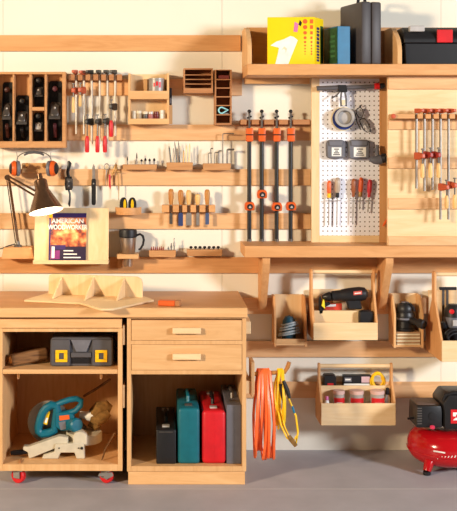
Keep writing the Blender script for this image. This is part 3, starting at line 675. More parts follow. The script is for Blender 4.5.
MB().box(nx0+.0002, nx1-.0002, -ND-.011, -ND-.0002, ZZ(99.2, ND), ZZ(90.8, ND+.011), .001).build('front_lip', PLYX, s)
MB().box(nx1+.0003, nx1+.018, -.1, -.021, z0_+.002, ZZ(105, .1), .001).build('side_block', PLYZ, s)
za, zb_ = z0_+.0106, ZZ(99, ND)+.0106
s = thing('paint_can', 'grey can with red print on the upper tier of the jar rack', 'can', (XX(156.6, .075), -.0755, zb_))
r = 8.0/sc(.075); hcan = ZZ(78.3, .09)-zb_
MB(True).lathe([(r-.002, 0), (r, .001), (r, .004), (r-.001, .005), (r-.001, hcan-.008), (r, hcan-.007), (r, hcan), (r-.004, hcan), (r-.005, hcan-.003), (.0001, hcan-.003)], (0, 0, 0), (0, 0, 1), 28).build('can_body', solid('can_grey', (156, 150, 146), .4, .2), s)
m = MB(True)
for a0, a1, b0, b1 in ((-2.0, -1.75, .55, .75), (-1.65, -1.4, .6, .82), (-1.3, -1.0, .5, .8)):
    for k in range(4):
        t0, t1 = a0+(a1-a0)*k/4, a0+(a1-a0)*(k+1)/4; R_ = r-.0004
        m.prism([(R_*math.cos(t0), R_*math.sin(t0)), (R_*math.cos(t1), R_*math.sin(t1)), ((R_-.002)*math.cos(t1), (R_-.002)*math.sin(t1)), ((R_-.002)*math.cos(t0), (R_-.002)*math.sin(t0))], 'z', hcan*b0, hcan*b1)
m.build('red_print', REDP, s)
o = MB().lathe([(.012, 0), (.013, .004), (.009, .012), (.004, .018), (.0001, .019)], (XX(136, .08), -.08, zb_), (0, 0, 1), 14).build('cone_tip', CHER); tag(o, 'small brown cone left of the paint can', 'cone')
o = MB().box(XX(143.6, .05), XX(147.4, .05), -.052, -.034, zb_, ZZ(79, .05), .001).build('wooden_block', PLYZ); tag(o, 'upright pale block behind the paint can on the jar rack', 'block')
def jar(px, w, label, body, lid, top=110.8):
    d = .085; r = w/2/sc(d); s = thing('little_jar', label, 'jar', (XX(px, d), -d, za), 0, 'little jars on the jar rack'); h = ZZ(top, d)-za
    MB(True).lathe([(r*.9, 0), (r, .002), (r, h*.70), (r*.85, h*.74), (r*.85, h*.76)], (0, 0, 0), (0, 0, 1), 16).build('jar_body', body, s)
    MB(True).lathe([(r*.95, h*.765), (r*.97, h*.77), (r*.97, h*.98), (r*.9, h), (.0001, h)], (0, 0, 0), (0, 0, 1), 16).build('lid', lid, s)
LID = solid('cream_lid', (232, 220, 196), .5); AMB = solid('dark_red_fill', (112, 40, 44), .3)
jar(133.6, 5.0, 'cream little jar, leftmost in the lower tier of the jar rack', LID, LID)
jar(139.0, 5.2, 'little jar with a dark band, second in the lower tier of the jar rack', solid('jar_dark_cream', (178, 158, 130), .4), LID)
jar(145.2, 5.2, 'little dark jar, third from the left in the jar rack', DSTEEL, LID, 111.5)
jar(150.8, 5.2, 'little pink-red jar, fourth from the left in the jar rack', solid('pinkish_fill', (178, 110, 106), .4), SILV, 111.5)
jar(156.4, 5.2, 'little dark red jar beside the white one in the jar rack', AMB, AMB, 111.5)
jar(162.8, 6.2, 'white little jar, rightmost in the jar rack', WHITE, WHITE, 110.2)
s = thing('hand_tool', 'small black tool clipped upright on the right side of the jar rack', 'tool', (XX(171.6, .07), -.07, ZZ(106, .07)))
MB().box(nx1+.0004, nx1+.015, -.085, -.055, ZZ(104.8, .08), ZZ(88, .08), .002).build('tool_body', INK, s)
MB().box(nx1+.003, nx1+.012, -.087, -.0853, ZZ(103.5, .08), ZZ(98, .08), .0005).build('grey_label', GREY, s)
# ------------------------------------------------------------------ cherry slot boxes
BD = .13
bx0, bx1 = XX(183.6, BD), XX(213, BD); bz0, bz1 = ZZ(93, BD), ZZ(68.2, BD)
s = thing('slot_box', 'cherry box with four wide dark slots, hung from the second rail', 'box', ((bx0+bx1)/2, -.08, bz0))
m = MB(); t_ = .008
m.box(bx0, bx1, -.03, -.021, bz0, bz1); m.box(bx0, bx0+t_, -BD, -.03, bz0, bz1, .0008); m.box(bx1-t_, bx1, -BD, -.03, bz0, bz1, .0008)
m.box(bx0+t_, bx1-t_, -BD, -.03, bz1-.008, bz1, .0008); m.box(bx0+t_, bx1-t_, -BD, -.03, bz0, ZZ(88.2, BD), .0008)
m.build('box_body', CHER, s)
for y in (74.9, 79.4, 84.0): MB().box(bx0+t_+.0003, bx1-t_-.0003, -BD+.002, -.031, ZZ(y+.45, BD), ZZ(y-.45, BD)).build('slot_board', CHER, s)
cx0_, cx1_ = XX(214.8, BD), XX(231.8, BD); cz0, cz1 = ZZ(125, BD), ZZ(69.6, BD)
s = thing('cubby_rack', 'tall narrow cherry rack of six cubbies, right of the four-slot box', 'rack', ((cx0_+cx1_)/2, -.08, cz0))
m = MB(); m.box(cx0_, cx1_, -.03, -.021, cz0, cz1); m.box(cx0_, cx0_+t_, -BD, -.03, cz0, cz1, .0008); m.box(cx1_-t_, cx1_, -BD, -.03, cz0, cz1, .0008); m.box(cx0_+t_, cx1_-t_, -BD, -.03, cz1-.004, cz1); m.box(cx0_+t_, cx1_-t_, -BD, -.03, cz0, ZZ(123, BD))
m.build('rack_body', CHER, s)
cub = [79.5, 88, 96.8, 105.5, 114.8]
for y in cub: MB().box(cx0_+t_+.0003, cx1_-t_-.0003, -BD+.001, -.031, ZZ(y+.5, BD), ZZ(y-.5, BD)).build('cubby_board', CHER, s)
s = thing('wire_tool', 'pale cyan teardrop-shaped tool lying in the fifth cubby', 'tool', (XX(223, .12), -.12, ZZ(114.3, BD)+.001))
R_ = 3.0/sc(BD); zc0 = R_+.0045
pts = [(R_*math.cos(a)-.008, -.006, zc0+R_*math.sin(a)) for a in [math.radians(50+ (260)*k/14) for k in range(15)]]+[(.012, -.006, zc0-.006), (.028, -.006, zc0+.002), (.012, -.006, zc0+.008)]
MB(True).tube(pts, .0042, 8, True).build('loop_handle', CYAN, s)
MB(True).box(-.006, .032, .0, .004, .0, .006).build('blade', STEEL, s)
s = MB().box(XX(217.2, .1), XX(229.3, .1), -.115, -.045, ZZ(79, BD)+.001, ZZ(75, BD), .003).build('small_case', solid('maroon_case', (120, 52, 46), .5)); tag(s, 'maroon case lying in the top cubby of the tall narrow rack', 'case')
# ------------------------------------------------------------------ earmuffs on a holder
s = thing('peg_holder', 'pale wooden two-peg holder on the fourth rail carrying the earmuffs', 'holder', P(35, 172, .03))
MB().box(XX(22, .035), XX(49, .035), -.035, -.021, ZZ(173, .035), ZZ(163, .035), .002).build('mounting_board', PLYX, s)
for px in (27, 44): MB().tube([P(px, 166.5, .0355), P(px, 166, .08), P(px, 164.5, .105)], [.0085, .0085, .010], 10).build('peg', HAND, s)
ED = .10
s = thing('earmuffs', 'orange and grey earmuffs with a wire headband hanging above the desk lamp', 'earmuffs', P(34, 176, ED))
for sx, px in ((-1, 15), (1, 52.5)):
    c = P(px, 168.5, ED); ax = (sx, -.25, 0)
    MB().lathe([(.030, -.028), (.042, -.024), (.043, -.010), (.036, -.004), (.0001, -.003)], c, ax, 20).build('ear_cushion', GREY, s)
    cp = MB(); cp.lathe([(.0001, -.0028), (.043, -.0025), (.043, .006), (.036, .018), (.022, .024), (.0001, .025)], c, ax, 20); cp.build('ear_cup', ORNG, s)
    MB().lathe([(.030, .0195), (.032, .022), (.020, .030), (.0001, .031)], c, ax, 16).build('black_cap', INK, s)
band = []
for k in range(17):
    t = math.pi*k/16; band.append(P(34-17.5*math.cos(t)**1 if True else 0, 165-13.5*max(0, math.sin(t))**.55, ED))
MB().tube(band, .0028, 8).build('wire_headband', DSTEEL, s)
MB().tube([P(24, 155.2, ED), P(28, 153.0, ED), P(34, 152.2, ED), P(40, 153.0, ED), P(44, 155.2, ED)], [.005, .007, .0075, .007, .005], 10).build('headband_pad', CHAR, s)
for px0_, px1_ in ((16.5, 18.5), (51, 49.5)): MB().tube([P(px0_, 152, ED-.01), P(px1_-.5*(1 if px0_ < 30 else -1), 160, ED), P(px0_-(1.2 if px0_ < 30 else -1.2), 168, ED)], .0022, 6).build('cup_yoke', STEEL, s)
# ------------------------------------------------------------------ spokeshave, marking knife, ring tool, compasses
SDp = .045
s = thing('spokeshave', 'black iron spokeshave hanging upright from the fourth rail, left of the knife', 'spokeshave', P(69, 207, SDp))
MB().tube([P(68.3, 161, SDp), P(69.6, 163.5, SDp), P(68.6, 168, SDp), P(67.6, 172.5, SDp), P(68.6, 177, SDp)], [.006, .012, .0095, .0085, .010], 10, flat=.6).build('handle', BLKM, s)
MB().tube([P(68.8, 190, SDp), P(69.9, 194, SDp), P(69.9, 199, SDp), P(69.2, 204, SDp), P(69.6, 206.5, SDp)], [.010, .0085, .0095, .012, .006], 10, flat=.6).build('handle', BLKM, s)
MB().pprism([(65.2, 177), (71.5, 176.4), (72.4, 181), (71.8, 190), (65.4, 190.4), (64.6, 184)], SDp-.01, SDp+.008, .002).build('shave_body', BLKM, s)
MB().pprism([(66.6, 178.5), (72.9, 178.8), (72.9, 188.6), (66.6, 188.6)], SDp+.0085, SDp+.012, .001).build('blade', DSTEEL, s)
for y in (181.4, 186): MB().lathe([(.005, 0), (.005, .006), (.0001, .008)], P(68.7, y, SDp+.0122), (0, -1, 0), 10).build('screw', STEEL, s)
s = thing('marking_knife', 'knife with a silver blade and black handle hanging above the magazine stand', 'knife', P(93.6, 205, .04))
MB().pprism([(92.2, 179.5), (92.1, 168), (93.4, 164), (95.0, 166.5), (95.2, 179.5)], .034, .038, .0008).build('blade', STEEL, s)
MB().pprism([(91.4, 179.8), (92, 178.8), (95.3, 178.8), (95.9, 179.8), (95.8, 204), (95, 205.2), (92.2, 205.2), (91.5, 204)], .028, .044, .004).build('handle', BLACK, s)
MB().lathe([(.0045, 0), (.0045, .002), (.0001, .003)], P(93.6, 183.6, .0442), (0, -1, 0), 10).build('rivet', STEEL, s)
s = thing('scriber', 'thin steel tool with a round ring at its top, left of the brass compasses', 'scriber', P(106, 187, .03))
m = MB(); m.tube([P(106.7+2.5*math.cos(a), 166.6+2.9*math.sin(a), .03) for a in [2*math.pi*k/20 for k in range(20)]], .0028, 8, True); m.build('ring', STEEL, s)
MB().tube([P(106.5, 169.8, .03), P(106, 176, .03), P(105.6, 186.5, .03)], [.0035, .003, .0012], 8).build('stem', STEEL, s)
s = thing('compasses', 'brass drawing compasses with a red pencil hanging above the tape measures', 'compasses', P(115.5, 202, .04))
MB().lathe([(.0001, -.007), (.008, -.006), (.009, 0), (.008, .006), (.0001, .007)], P(115.8, 165.5, .04), (0, -1, 0), 14).build('hinge', BRASS, s)
MB().tube([P(115.8, 165, .04), P(115.9, 162.6, .04)], .0035, 8).build('grip', DSTEEL, s)
MB().tube([P(115.5, 166.5, .04), P(112.6, 173, .04), P(110.2, 180, .04)], [.005, .004, .003], 8).build('leg', BRASS, s)
MB().tube([P(116.1, 166.5, .04), P(118.0, 173, .04), P(118.9, 188, .04), P(118.6, 200, .04)], [.005, .004, .003, .0012], 8).build('leg', BRASS, s)
MB().tube([P(112, 174, .045), P(115, 172, .047), P(121.5, 172.6, .045)], .0022, 6).build('cross_bar', BRASS, s)
MB().tube([P(109.6, 174.5, .045), P(109.9, 186, .045), P(110.4, 189.5, .045)], [.006, .006, .001], 6).build('red_pencil', REDP, s)
# ------------------------------------------------------------------ small trays
def tray(label, px0, px1, py0, py1, da=.021, db=.075, name='bit_tray', taper=1.2):
    x0, x1, z0, z1 = XX(px0, db), XX(px1, db), ZZ(py1, db), ZZ(py0, db)
    s = thing(name, label, 'tray', ((x0+x1)/2, -(da+db)/2, z0)); k = taper/sc(db)
    MB().prism([(x0, z1), (x0+k*.3, z0+.004), (x0+k, z0), (x1-k, z0), (x1-k*.3, z0+.004), (x1, z1)], 'y', -db, -da, .0015).build('tray_body', TANW, s)
    return z1+.0006
g = 'router bits in the upper left tray'
zt_ = tray('small wood tray of six dark bits on the fourth rail, leftmost of three', 122.5, 157, 164.5, 169.8)
names = ['leftmost, thin', 'second, tallest', 'third, short', 'fourth, stubby', 'fifth, stubby', 'rightmost, stubby']
for i, (px, pt) in enumerate(((127.5, 156.5), (136.8, 152.5), (141.5, 159), (145.4, 158), (149.6, 158.5), (154.2, 158))):
    d = .05; s = thing('router_bit', 'dark router bit in the left tray on the fourth rail, %s' % names[i], 'bit', (XX(px, d), -d, zt_), 0, g)
    h = ZZ(pt, d)-zt_
    MB(True).lathe([(.0035, 0), (.0035, h*.5)], (0, 0, 0), (0, 0, 1), 8).build('shank', DSTEEL, s)
    MB(True).lathe([(.0036, h*.5+.0002), (.0065 if i > 1 else .0042, h*.55), (.0065 if i > 1 else .003, h*.8), (.003 if i > 1 else .0015, h*.95), (.0001, h)], (0, 0, 0), (0, 0, 1), 10).build('cutter', BLKM, s)
zt_ = tray('wood tray of drill bits and pencils on the fourth rail, middle of three', 166.5, 193, 162.5, 170)
for i, (px, pt, lean, mat, r, nm, lb) in enumerate(((171, 146, -2, BLKM, .004, 'drill_bit', 'dark drill bit leaning left, leftmost in the middle tray'), (174.5, 148, -1.2, DSTEEL, .0035, 'drill_bit', 'short dark drill bit, second in the middle tray'), (177, 141.5, -2.4, BLKM, .003, 'scribing_rod', 'long dark rod leaning left in the middle tray'), (180, 141, -1.6, BLKM, .003, 'scribing_rod', 'long dark rod, right of the other long rod in the middle tray'), (183.4, 150, .3, BRASS, .0035, 'brass_rod', 'short brass rod in the middle tray'), (186, 145, .6, PHAN, .0042, 'pencil', 'pale wooden pencil, left one of the pair in the middle tray'), (189, 143.5, .8, PHAN, .0042, 'pencil', 'pale wooden pencil, rightmost in the middle tray'))):
    a = Vector((XX(px, .05), -.05, zt_)); b = P(px+lean, pt, .045)
    c = a.lerp(b, .86)
    o = MB().tube([a, c, b], [r, r, r*.25], 8).build(nm, mat); tag(o, lb, nm.replace('_', ' '), 'rods and pencils in the middle tray')
zt_ = tray('wood tray of hex keys on the fourth rail, rightmost of three', 203, 231, 163.5, 170.3)
def key(px, pt, arm, r, lb, ang=.0):
    d = .05; a = Vector((XX(px, d), -d, zt_)); t = P(px+ang, pt, d)
    e = t+Vector((arm*math.cos(.15), -abs(arm)*.3, 0))
    k = .006
    o = MB().tube([a, t-Vector((0, 0, k)), t+Vector((k*.3 if arm > 0 else -k*.3, 0, -k*.3)), t+(e-t).normalized()*k, e], r, 6).build('hex_key', DSTEEL); tag(o, lb, 'hex key', 'hex keys in the right tray')
key(208.5, 153, .018, .0028, 'short hex key, leftmost in the right tray')
key(211.2, 148.5, .014, .0035, 'medium hex key, second in the right tray', -.6)
key(214.5, 152.5, .02, .003, 'short hex key, third in the right tray')
key(218.3, 150.8, .018, .0032, 'short hex key, left of the tallest one')
key(222.8, 133.5, .062, .003, 'tallest hex key, with its long arm bent over to the right')
key(227.2, 149.5, .038, .0058, 'thick short hex key, rightmost in the right tray')
# round tape tray
rd = .021
zr0, zr1 = ZZ(215, .1), ZZ(207.8, .1)
cxr = XX(128.2, .06); R_ = 13.2/sc(.06)
s = thing('tape_tray', 'half-round wood tray holding two tape measures on the fifth rail', 'tray', (cxr, -.06, zr0))
out = [(cxr-R_, -.0212)]+[(cxr-R_*math.cos(t), -.0212-.095*math.sin(t)) for t in [math.pi*k/18 for k in range(1, 18)]]+[(cxr+R_, -.0212)]
MB().prism(out, 'z', zr0, zr0+.008, .001).build('tray_bottom', ORAN, s)
m = MB(); inn = [(cxr+(x-cxr)*.9, -.0212-(-(y+.0212))*.9-.0) for x, y in out]
for i in range(len(out)-1): m.prism([out[i], out[i+1], inn[i+1], inn[i]], 'z', zr0+.0082, zr1)
m.build('curved_rim', ORAN, s)
for px, w_, lb in ((123.4, 3.9, 'black tape measure with a yellow face, left one in the round tray'), (132.2, 4.1, 'black and yellow tape measure, right one in the round tray')):
    d = .085; s = thing('tape_measure', lb, 'tape measure', (XX(px, d), -.06, zr0+.0086), 0, 'tape measures in the round tray')
    w2 = w_/sc(d); h = ZZ(197.5, d)-(zr0+.0086)
    pr = [(-w2, 0), (w2, 0), (w2, h*.6), (w2*.75, h*.88), (w2*.3, h), (-w2*.5, h*.97), (-w2*.95, h*.75)]
    MB(True).prism(pr, 'y', -.018, .018, .004).build('case', INK, s)
    e_ = .35 if px < 128 else .02
    MB(True).prism([(w2*(e_+.36*math.cos(t)), h*.52+h*.36*math.sin(t)) for t in [2*math.pi*k/16 for k in range(16)]], 'y', -.0212, -.0182, .0008).build('yellow_face', YELP, s)
    MB(True).box(w2*.2, w2*.95, -.0245, -.0185, h*.2, h*.26, .0005).build('tape_tab', STEEL, s)
# ------------------------------------------------------------------ chisels
KD2 = .085
cpx = [171, 180.7, 188.8, 197.8, 207.2]
s = hanging_rack('slotted wood rack of five chisels on the fifth rail', cpx, 162, 215.3, 205.2, 212.2, .021, KD2, 0, None, 1.75, ORAN)
s.name = 'chisel_rack'
def chisel(px, pt, pb, hmat, bmat, bw, lb):
    d = .065; s = thing('chisel', lb, 'chisel', (XX(px, d), -d, ZZ(pb, d)), 0, 'chisels in the rack'); zz = lambda y: ZZ(y, d)-s.location.z
    hb, ht = zz(204.8), zz(pt); H = ht-hb
    MB(True).lathe([(.0075, hb), (.010, hb+H*.06), (.0135, hb+H*.35), (.0155, hb+H*.75), (.013, hb+H*.93), (.008, ht), (.0001, ht+.001)], (0, 0, 0), (0, 0, 1), 16).build('handle', hmat, s)
    MB(True).lathe([(.006, zz(212.5)), (.0062, hb-.0004)], (0, 0, 0), (0, 0, 1), 10).build('ferrule', STEEL, s)
    MB(True).prism([(-bw*.8, zz(212.6)), (bw*.8, zz(212.6)), (bw, zz(215)), (bw, .003), (bw*.8, 0), (-bw*.8, 0), (-bw, .003), (-bw, zz(215))], 'y', -.002, .002, .0005).build('blade', bmat, s)
BLUS = solid('blued_steel', (92, 110, 150), .4, .5); DBS = solid('navy_blade_sleeve', (44, 62, 110), .5)
chisel(171, 189, 224, HAND, DSTEEL, .009, 'chisel with a narrow grey blade and tall brown handle, leftmost in the rack')
chisel(180.7, 190, 226, HAND, DBS, .013, 'chisel with a navy blue blade, second in the rack')
chisel(188.8, 190, 225.5, PHAN, STEEL, .0155, 'chisel with a wide silver blade, middle of the five')
chisel(197.8, 194, 225.5, PHAN, STEEL, .009, 'shortest chisel, with a pale stubby handle, fourth in the rack')
chisel(207.2, 189.5, 224.5, HAND, BLUS, .0105, 'chisel with a blue-grey blade, rightmost in the rack')
# ------------------------------------------------------------------ mug and lower trays
MD = .085
s = thing('mug_holder', 'wood holder with a round hole gripping the travel mug', 'holder', (XX(127, MD), -.08, ZZ(259, .1)))
hz0, hz1 = ZZ(258.5, .12), ZZ(254.2, .12); mcx = XX(128, MD); R0 = 4.6/sc(MD)
m = MB()
N = 24; ro = []
hw = 11.0/sc(.12)
for k in range(N):
    a0, a1 = 2*math.pi*k/N, 2*math.pi*(k+1)/N
    def outp(a):
        c_, s_ = math.cos(a), math.sin(a); t = min(hw/abs(c_) if abs(c_) > 1e-6 else 9, (.056)/abs(s_) if abs(s_) > 1e-6 else 9)
        return (mcx+c_*t, -.0775+s_*t)
    r_ = 6.6/sc(MD)
    m.prism([(mcx+r_*math.cos(a0), -.0775+r_*math.sin(a0)), outp(a0), outp(a1), (mcx+r_*math.cos(a1), -.0775+r_*math.sin(a1))], 'z', hz0, hz1)
m.build('ring_board', PLYX, s)
MB().box(XX(117.6, .05), XX(122, .05), -.034, -.0213, ZZ(268, .05), hz0-.0004, .001).build('back_cleat', PLYZ, s)
s = thing('travel_mug', 'stainless travel mug with a black lid and handle standing in its wood holder', 'mug', (mcx, -.0775, ZZ(266.5, MD)))
zz = lambda y: ZZ(y, MD)-s.location.z
u = 1/sc(MD)
MB(True).lathe([(.0001, 0), (4.2*u, .001), (4.4*u, zz(265)), (4.5*u, zz(259.5)), (5.0*u, zz(257)), (6.2*u, zz(253.4)), (7.2*u, zz(252)), (8.3*u, zz(240)), (8.4*u, zz(237.6)), (8.0*u, zz(237.4)), (.0001, zz(237.4))], (0, 0, 0), (0, 0, 1), 28).build('steel_body', solid('polished_steel', (176, 160, 146), .28, .9, .05, 30), s)
MB(True).lathe([(8.5*u, zz(237.3)), (8.9*u, zz(236.8)), (9.0*u, zz(231.4)), (8.5*u, zz(229.6)), (7.0*u, zz(229.4)), (6.6*u, zz(230.4)), (.0001, zz(230.4))], (0, 0, 0), (0, 0, 1), 28).build('lid', INK, s)
m = MB(True); m.tube([(8.2*u, 0, zz(235.5)), (12*u, 0, zz(234.2)), (14.8*u, 0, zz(236)), (15.8*u, 0, zz(240)), (14.8*u, 0, zz(245)), (12.4*u, 0, zz(249)), (10.4*u, 0, zz(249.6))], [.006, .0065, .0065, .0065, .0065, .0055, .004], 10); m.build('handle', INK, s)
zt_ = tray('wood tray of red-topped screwdriver bits on the sixth rail', 148.8, 176, 250.6, 257.2)
rnd = random.Random(9)
for i in range(7):
    px = 151.6+i*1.95
    d = .052; o = MB().lathe([(.0032, 0), (.0032, .012), (.0026, .0125), (.002, .018+.002*(i % 2)), (.0001, .019+.002*(i % 2))], (XX(px, d), -d, zt_), (0, 0, 1), 6).build('driver_bit', solid('red_bit', (150, 44, 40), .4) if i == 0 else bpy.data.materials['red_bit']); tag(o, 'small red driver bit in the tray on the sixth rail', 'bit', 'red driver bits in a row')
for px, pt, lb in ((168.4, 246.5, 'shortest of three upright steel drivers in the red bit tray'), (171.3, 243, 'middle of three upright steel drivers in the red bit tray'), (174.2, 238, 'tallest upright steel driver in the red bit tray')):
    d = .05; h = ZZ(pt, d)-zt_; o = MB().lathe([(.0035, 0), (.0035, h*.3), (.0055, h*.32), (.0055, h*.6), (.003, h*.65), (.003, h*.97), (.0001, h)], (XX(px, d), -d, zt_), (0, 0, 1), 8).build('nut_driver', DSTEEL); tag(o, lb, 'driver', 'steel drivers in the red bit tray')
zt_ = tray('pale wood tray of seven small black knobs on the sixth rail', 186.8, 222.5, 249.6, 256.2)
for i in range(7):
    px = 191+i*4.55; d = .05
    o = MB().lathe([(.004, 0), (.004, .004), (.0085, .006), (.0095, .011), (.006, .016), (.0001, .017)], (XX(px, d), -d, zt_), (0, 0, 1), 12).build('black_bit', INK); tag(o, 'small round-topped black bit standing in the pale tray', 'bit', 'black bits in the pale tray')
# ------------------------------------------------------------------ desk lamp
AD = .085
s = thing('desk_lamp', 'brown metal jointed desk lamp, lit, on a wooden base at the left', 'lamp', P(17, 257.5, AD))
zb0 = ZZ(257, .02)+.0008
s.location.z = zb0
x0, x1 = XX(1.5, .13), XX(34, .13)
MB().prism([(x0, zb0+.006), (x0, zb0), (x1, zb0), (x1, zb0+.006), (x1-.012, ZZ(247, .1)), (x0+.012, ZZ(247, .1))], 'y', -.13, -.0215, .002).build('base_block', ORAN, s)
zt_ = ZZ(247, .1)
MB().lathe([(.022, 0), (.022, .008), (.012, .012), (.008, .03), (.0001, .031)], (XX(18, AD), -AD, zt_+.0003), (0, 0, 1), 16).build('pivot', DSTEEL, s)
m = MB(); m.tube([P(18.2, 243, AD), P(8.6, 177, AD)], .0075, 8); m.tube([P(15.6, 243, AD-.018), P(6.8, 180, AD-.018)], .003, 6); m.build('lower_arm', BRONZE, s)
m = MB(); m.tube([P(7, 175.5, AD+.004), P(38, 192.5, AD+.15)], .006, 8); m.tube([P(9, 180.5, AD+.004), P(36, 196.5, AD+.15)], .006, 8); m.build('upper_arm', BRONZE, s)
MB().lathe([(.014, -.018), (.016, -.014), (.016, .014), (.014, .018)], P(7.6, 177.5, AD), (0, 1, 0), 14).build('joint', BRONZE, s)
c = P(41.5, 187, AD+.165); ax = Vector((.22, -.27, -1)).normalized()
k = 1/sc(.25)
sh = [(.0001, -2*k), (5.2*k, -1.6*k), (6.6*k, -.2*k), (6.8*k, 9*k), (7.8*k, 11*k), (17.4*k, 31*k), (17.6*k, 31.7*k)]
inn = [(17.4*k, 31.5*k), (7.5*k, 11.2*k), (6.2*k, 9*k), (6.0*k, .6*k), (.0001, .4*k)]
MB().lathe(sh+inn, c-ax*6*k, ax, 32, None, False).build('shade', BRONZE, s)
MB().lathe([(17.2*k, 31.3*k), (7.3*k, 11.2*k), (5.9*k, 8.6*k), (5.7*k, .9*k), (.0001, .7*k)], c-ax*6*k, ax, 32, None, False).build('shade_lining', INSHADE, s)
MB().lathe([(.0001, -3*k), (3*k, -2.6*k), (3*k, 4*k), (.0001, 4.2*k)], c-ax*11*k, ax, 12).build('switch_cap', BRONZE, s)
for t in (-4.2, 0, 4.2):
    sd = ax.cross(Vector((0, 1, 0))).normalized(); p0 = c-ax*4*k+sd*t*k+Vector((0, -5.4*k+abs(t)*.35*k, 0))
    MB().tube([p0, p0+ax*8*k], .0035, 6).build('vent_rib', BRONZE, s)
bc = c+ax*14*k
MB().ball(tuple(bc), 5.2*k).build('bulb', BULB, s)
pl_ = bpy.data.lights.new('lamp_light', 'POINT'); pl_.energy = 1.1; pl_.color = (1, .86, .62); pl_.shadow_soft_size = .03
po = bpy.data.objects.new('lamp_light', pl_); COL.objects.link(po); po.parent = s; po.location = c+ax*21*k-s.location
m = MB(); m.tube([P(15, 244, AD-.01), P(8, 246, .1), P(2, 248.5, .1), P(-6, 250, .08)], .003, 6); m.build('power_cord', INK, s)
# ------------------------------------------------------------------ magazine stand and magazine
YD = .16
ez0 = ZZ(263.5, YD)
s = thing('magazine_stand', 'pale plywood stand with a front ledge, hung on the lower left rails', 'stand', (XX(71, YD), -.1, ez0))
zt_ = ZZ(208, .10)
tilt = .06
fy = lambda z: -YD+ (z-ez0)/(zt_-ez0)*tilt
x0, x1 = XX(33.6, YD), XX(108.6, YD)
MB().prism([(-YD+.002, ez0+.012), (-YD+tilt, zt_), (-YD+tilt+.012, zt_), (-YD+.014, ez0+.012)], 'x', x0+.001, x1-.001, .001).build('back_board', PALE, s)
MB().box(x0, x1, -YD-.022, -.03, ez0, ez0+.0118, .001).build('ledge', PALEX, s)
MB().box(x0, x1, -YD-.034, -YD-.0222, ez0, ez0+.02, .001).build('front_lip', PALEX, s)
for a in (x0+.03, x1-.05): MB().prism([(-.0215, ez0-.02), (-.045, ez0-.02), (-YD+.03, ez0-.0003), (-.0215, ez0-.0003)], 'x', a, a+.02, .001).build('support', ORAN, s)
z0m = ez0+.0145
al = math.atan2(tilt, zt_-ez0)
mx0, mx1 = XX(48.6, YD), XX(86, YD); mh = (ZZ(213, .11)-z0m)/math.cos(al)
s = thing('magazine', 'magazine with a purple title band and orange picture on the plywood stand', 'magazine', ((mx0+mx1)/2, fy(z0m)-.0125, z0m))
mw = (mx1-mx0)/2
MG = Matrix.Rotation(-al, 4, 'X')
m = MB(True); m.box(-mw, mw, -.0, .005, 0, mh, .0008, MG); m.build('pages', PAPER, s)
def patch(x0, x1, z0, z1, name, mat, lay=1):
    m = MB(True); m.box(-mw+2*mw*x0, -mw+2*mw*x1, -.0004*lay-.0004, -.0004*lay, mh*z0, mh*z1, 0, MG); return m.build(name, mat, s)
patch(0, 1, 0, 1, 'cover', PIC)
patch(0, 1, .905, 1, 'title_band', PURP, 2)
patch(0, .09, .90, 1, 'yellow_corner', YELP, 3)
patch(.0, .045, 0, .9, 'spine_strip', PURP, 2)
patch(.05, .30, .04, .22, 'magenta_panel', solid('magenta_print', (140, 52, 120), .5), 2)
patch(.05, 1, .0, .30, 'dark_panel', solid('deep_violet_print', (44, 28, 56), .5), 1.6)
for q_ in range(3): patch(.40, .86-.1*q_, .06+.07*q_, .085+.07*q_, 'small_print', WHITE, 3)
patch(.05, .45, .24, .33, 'purple_panel', PURP, 2)
patch(.08, .16, .06, .30, 'pale_figure', WHITE, 3)
TM = lambda x, z: MG @ Matrix.Translation((-mw+2*mw*x, -.0019, mh*z)) @ FRONT
text('title_lettering', 'AMERICAN', .036, WHITE, s, TM(.5, .83), .0003, .0007, .98)
text('title_lettering', 'WOODWORKER', .036, WHITE, s, TM(.5, .70), .0003, .0007, .77)
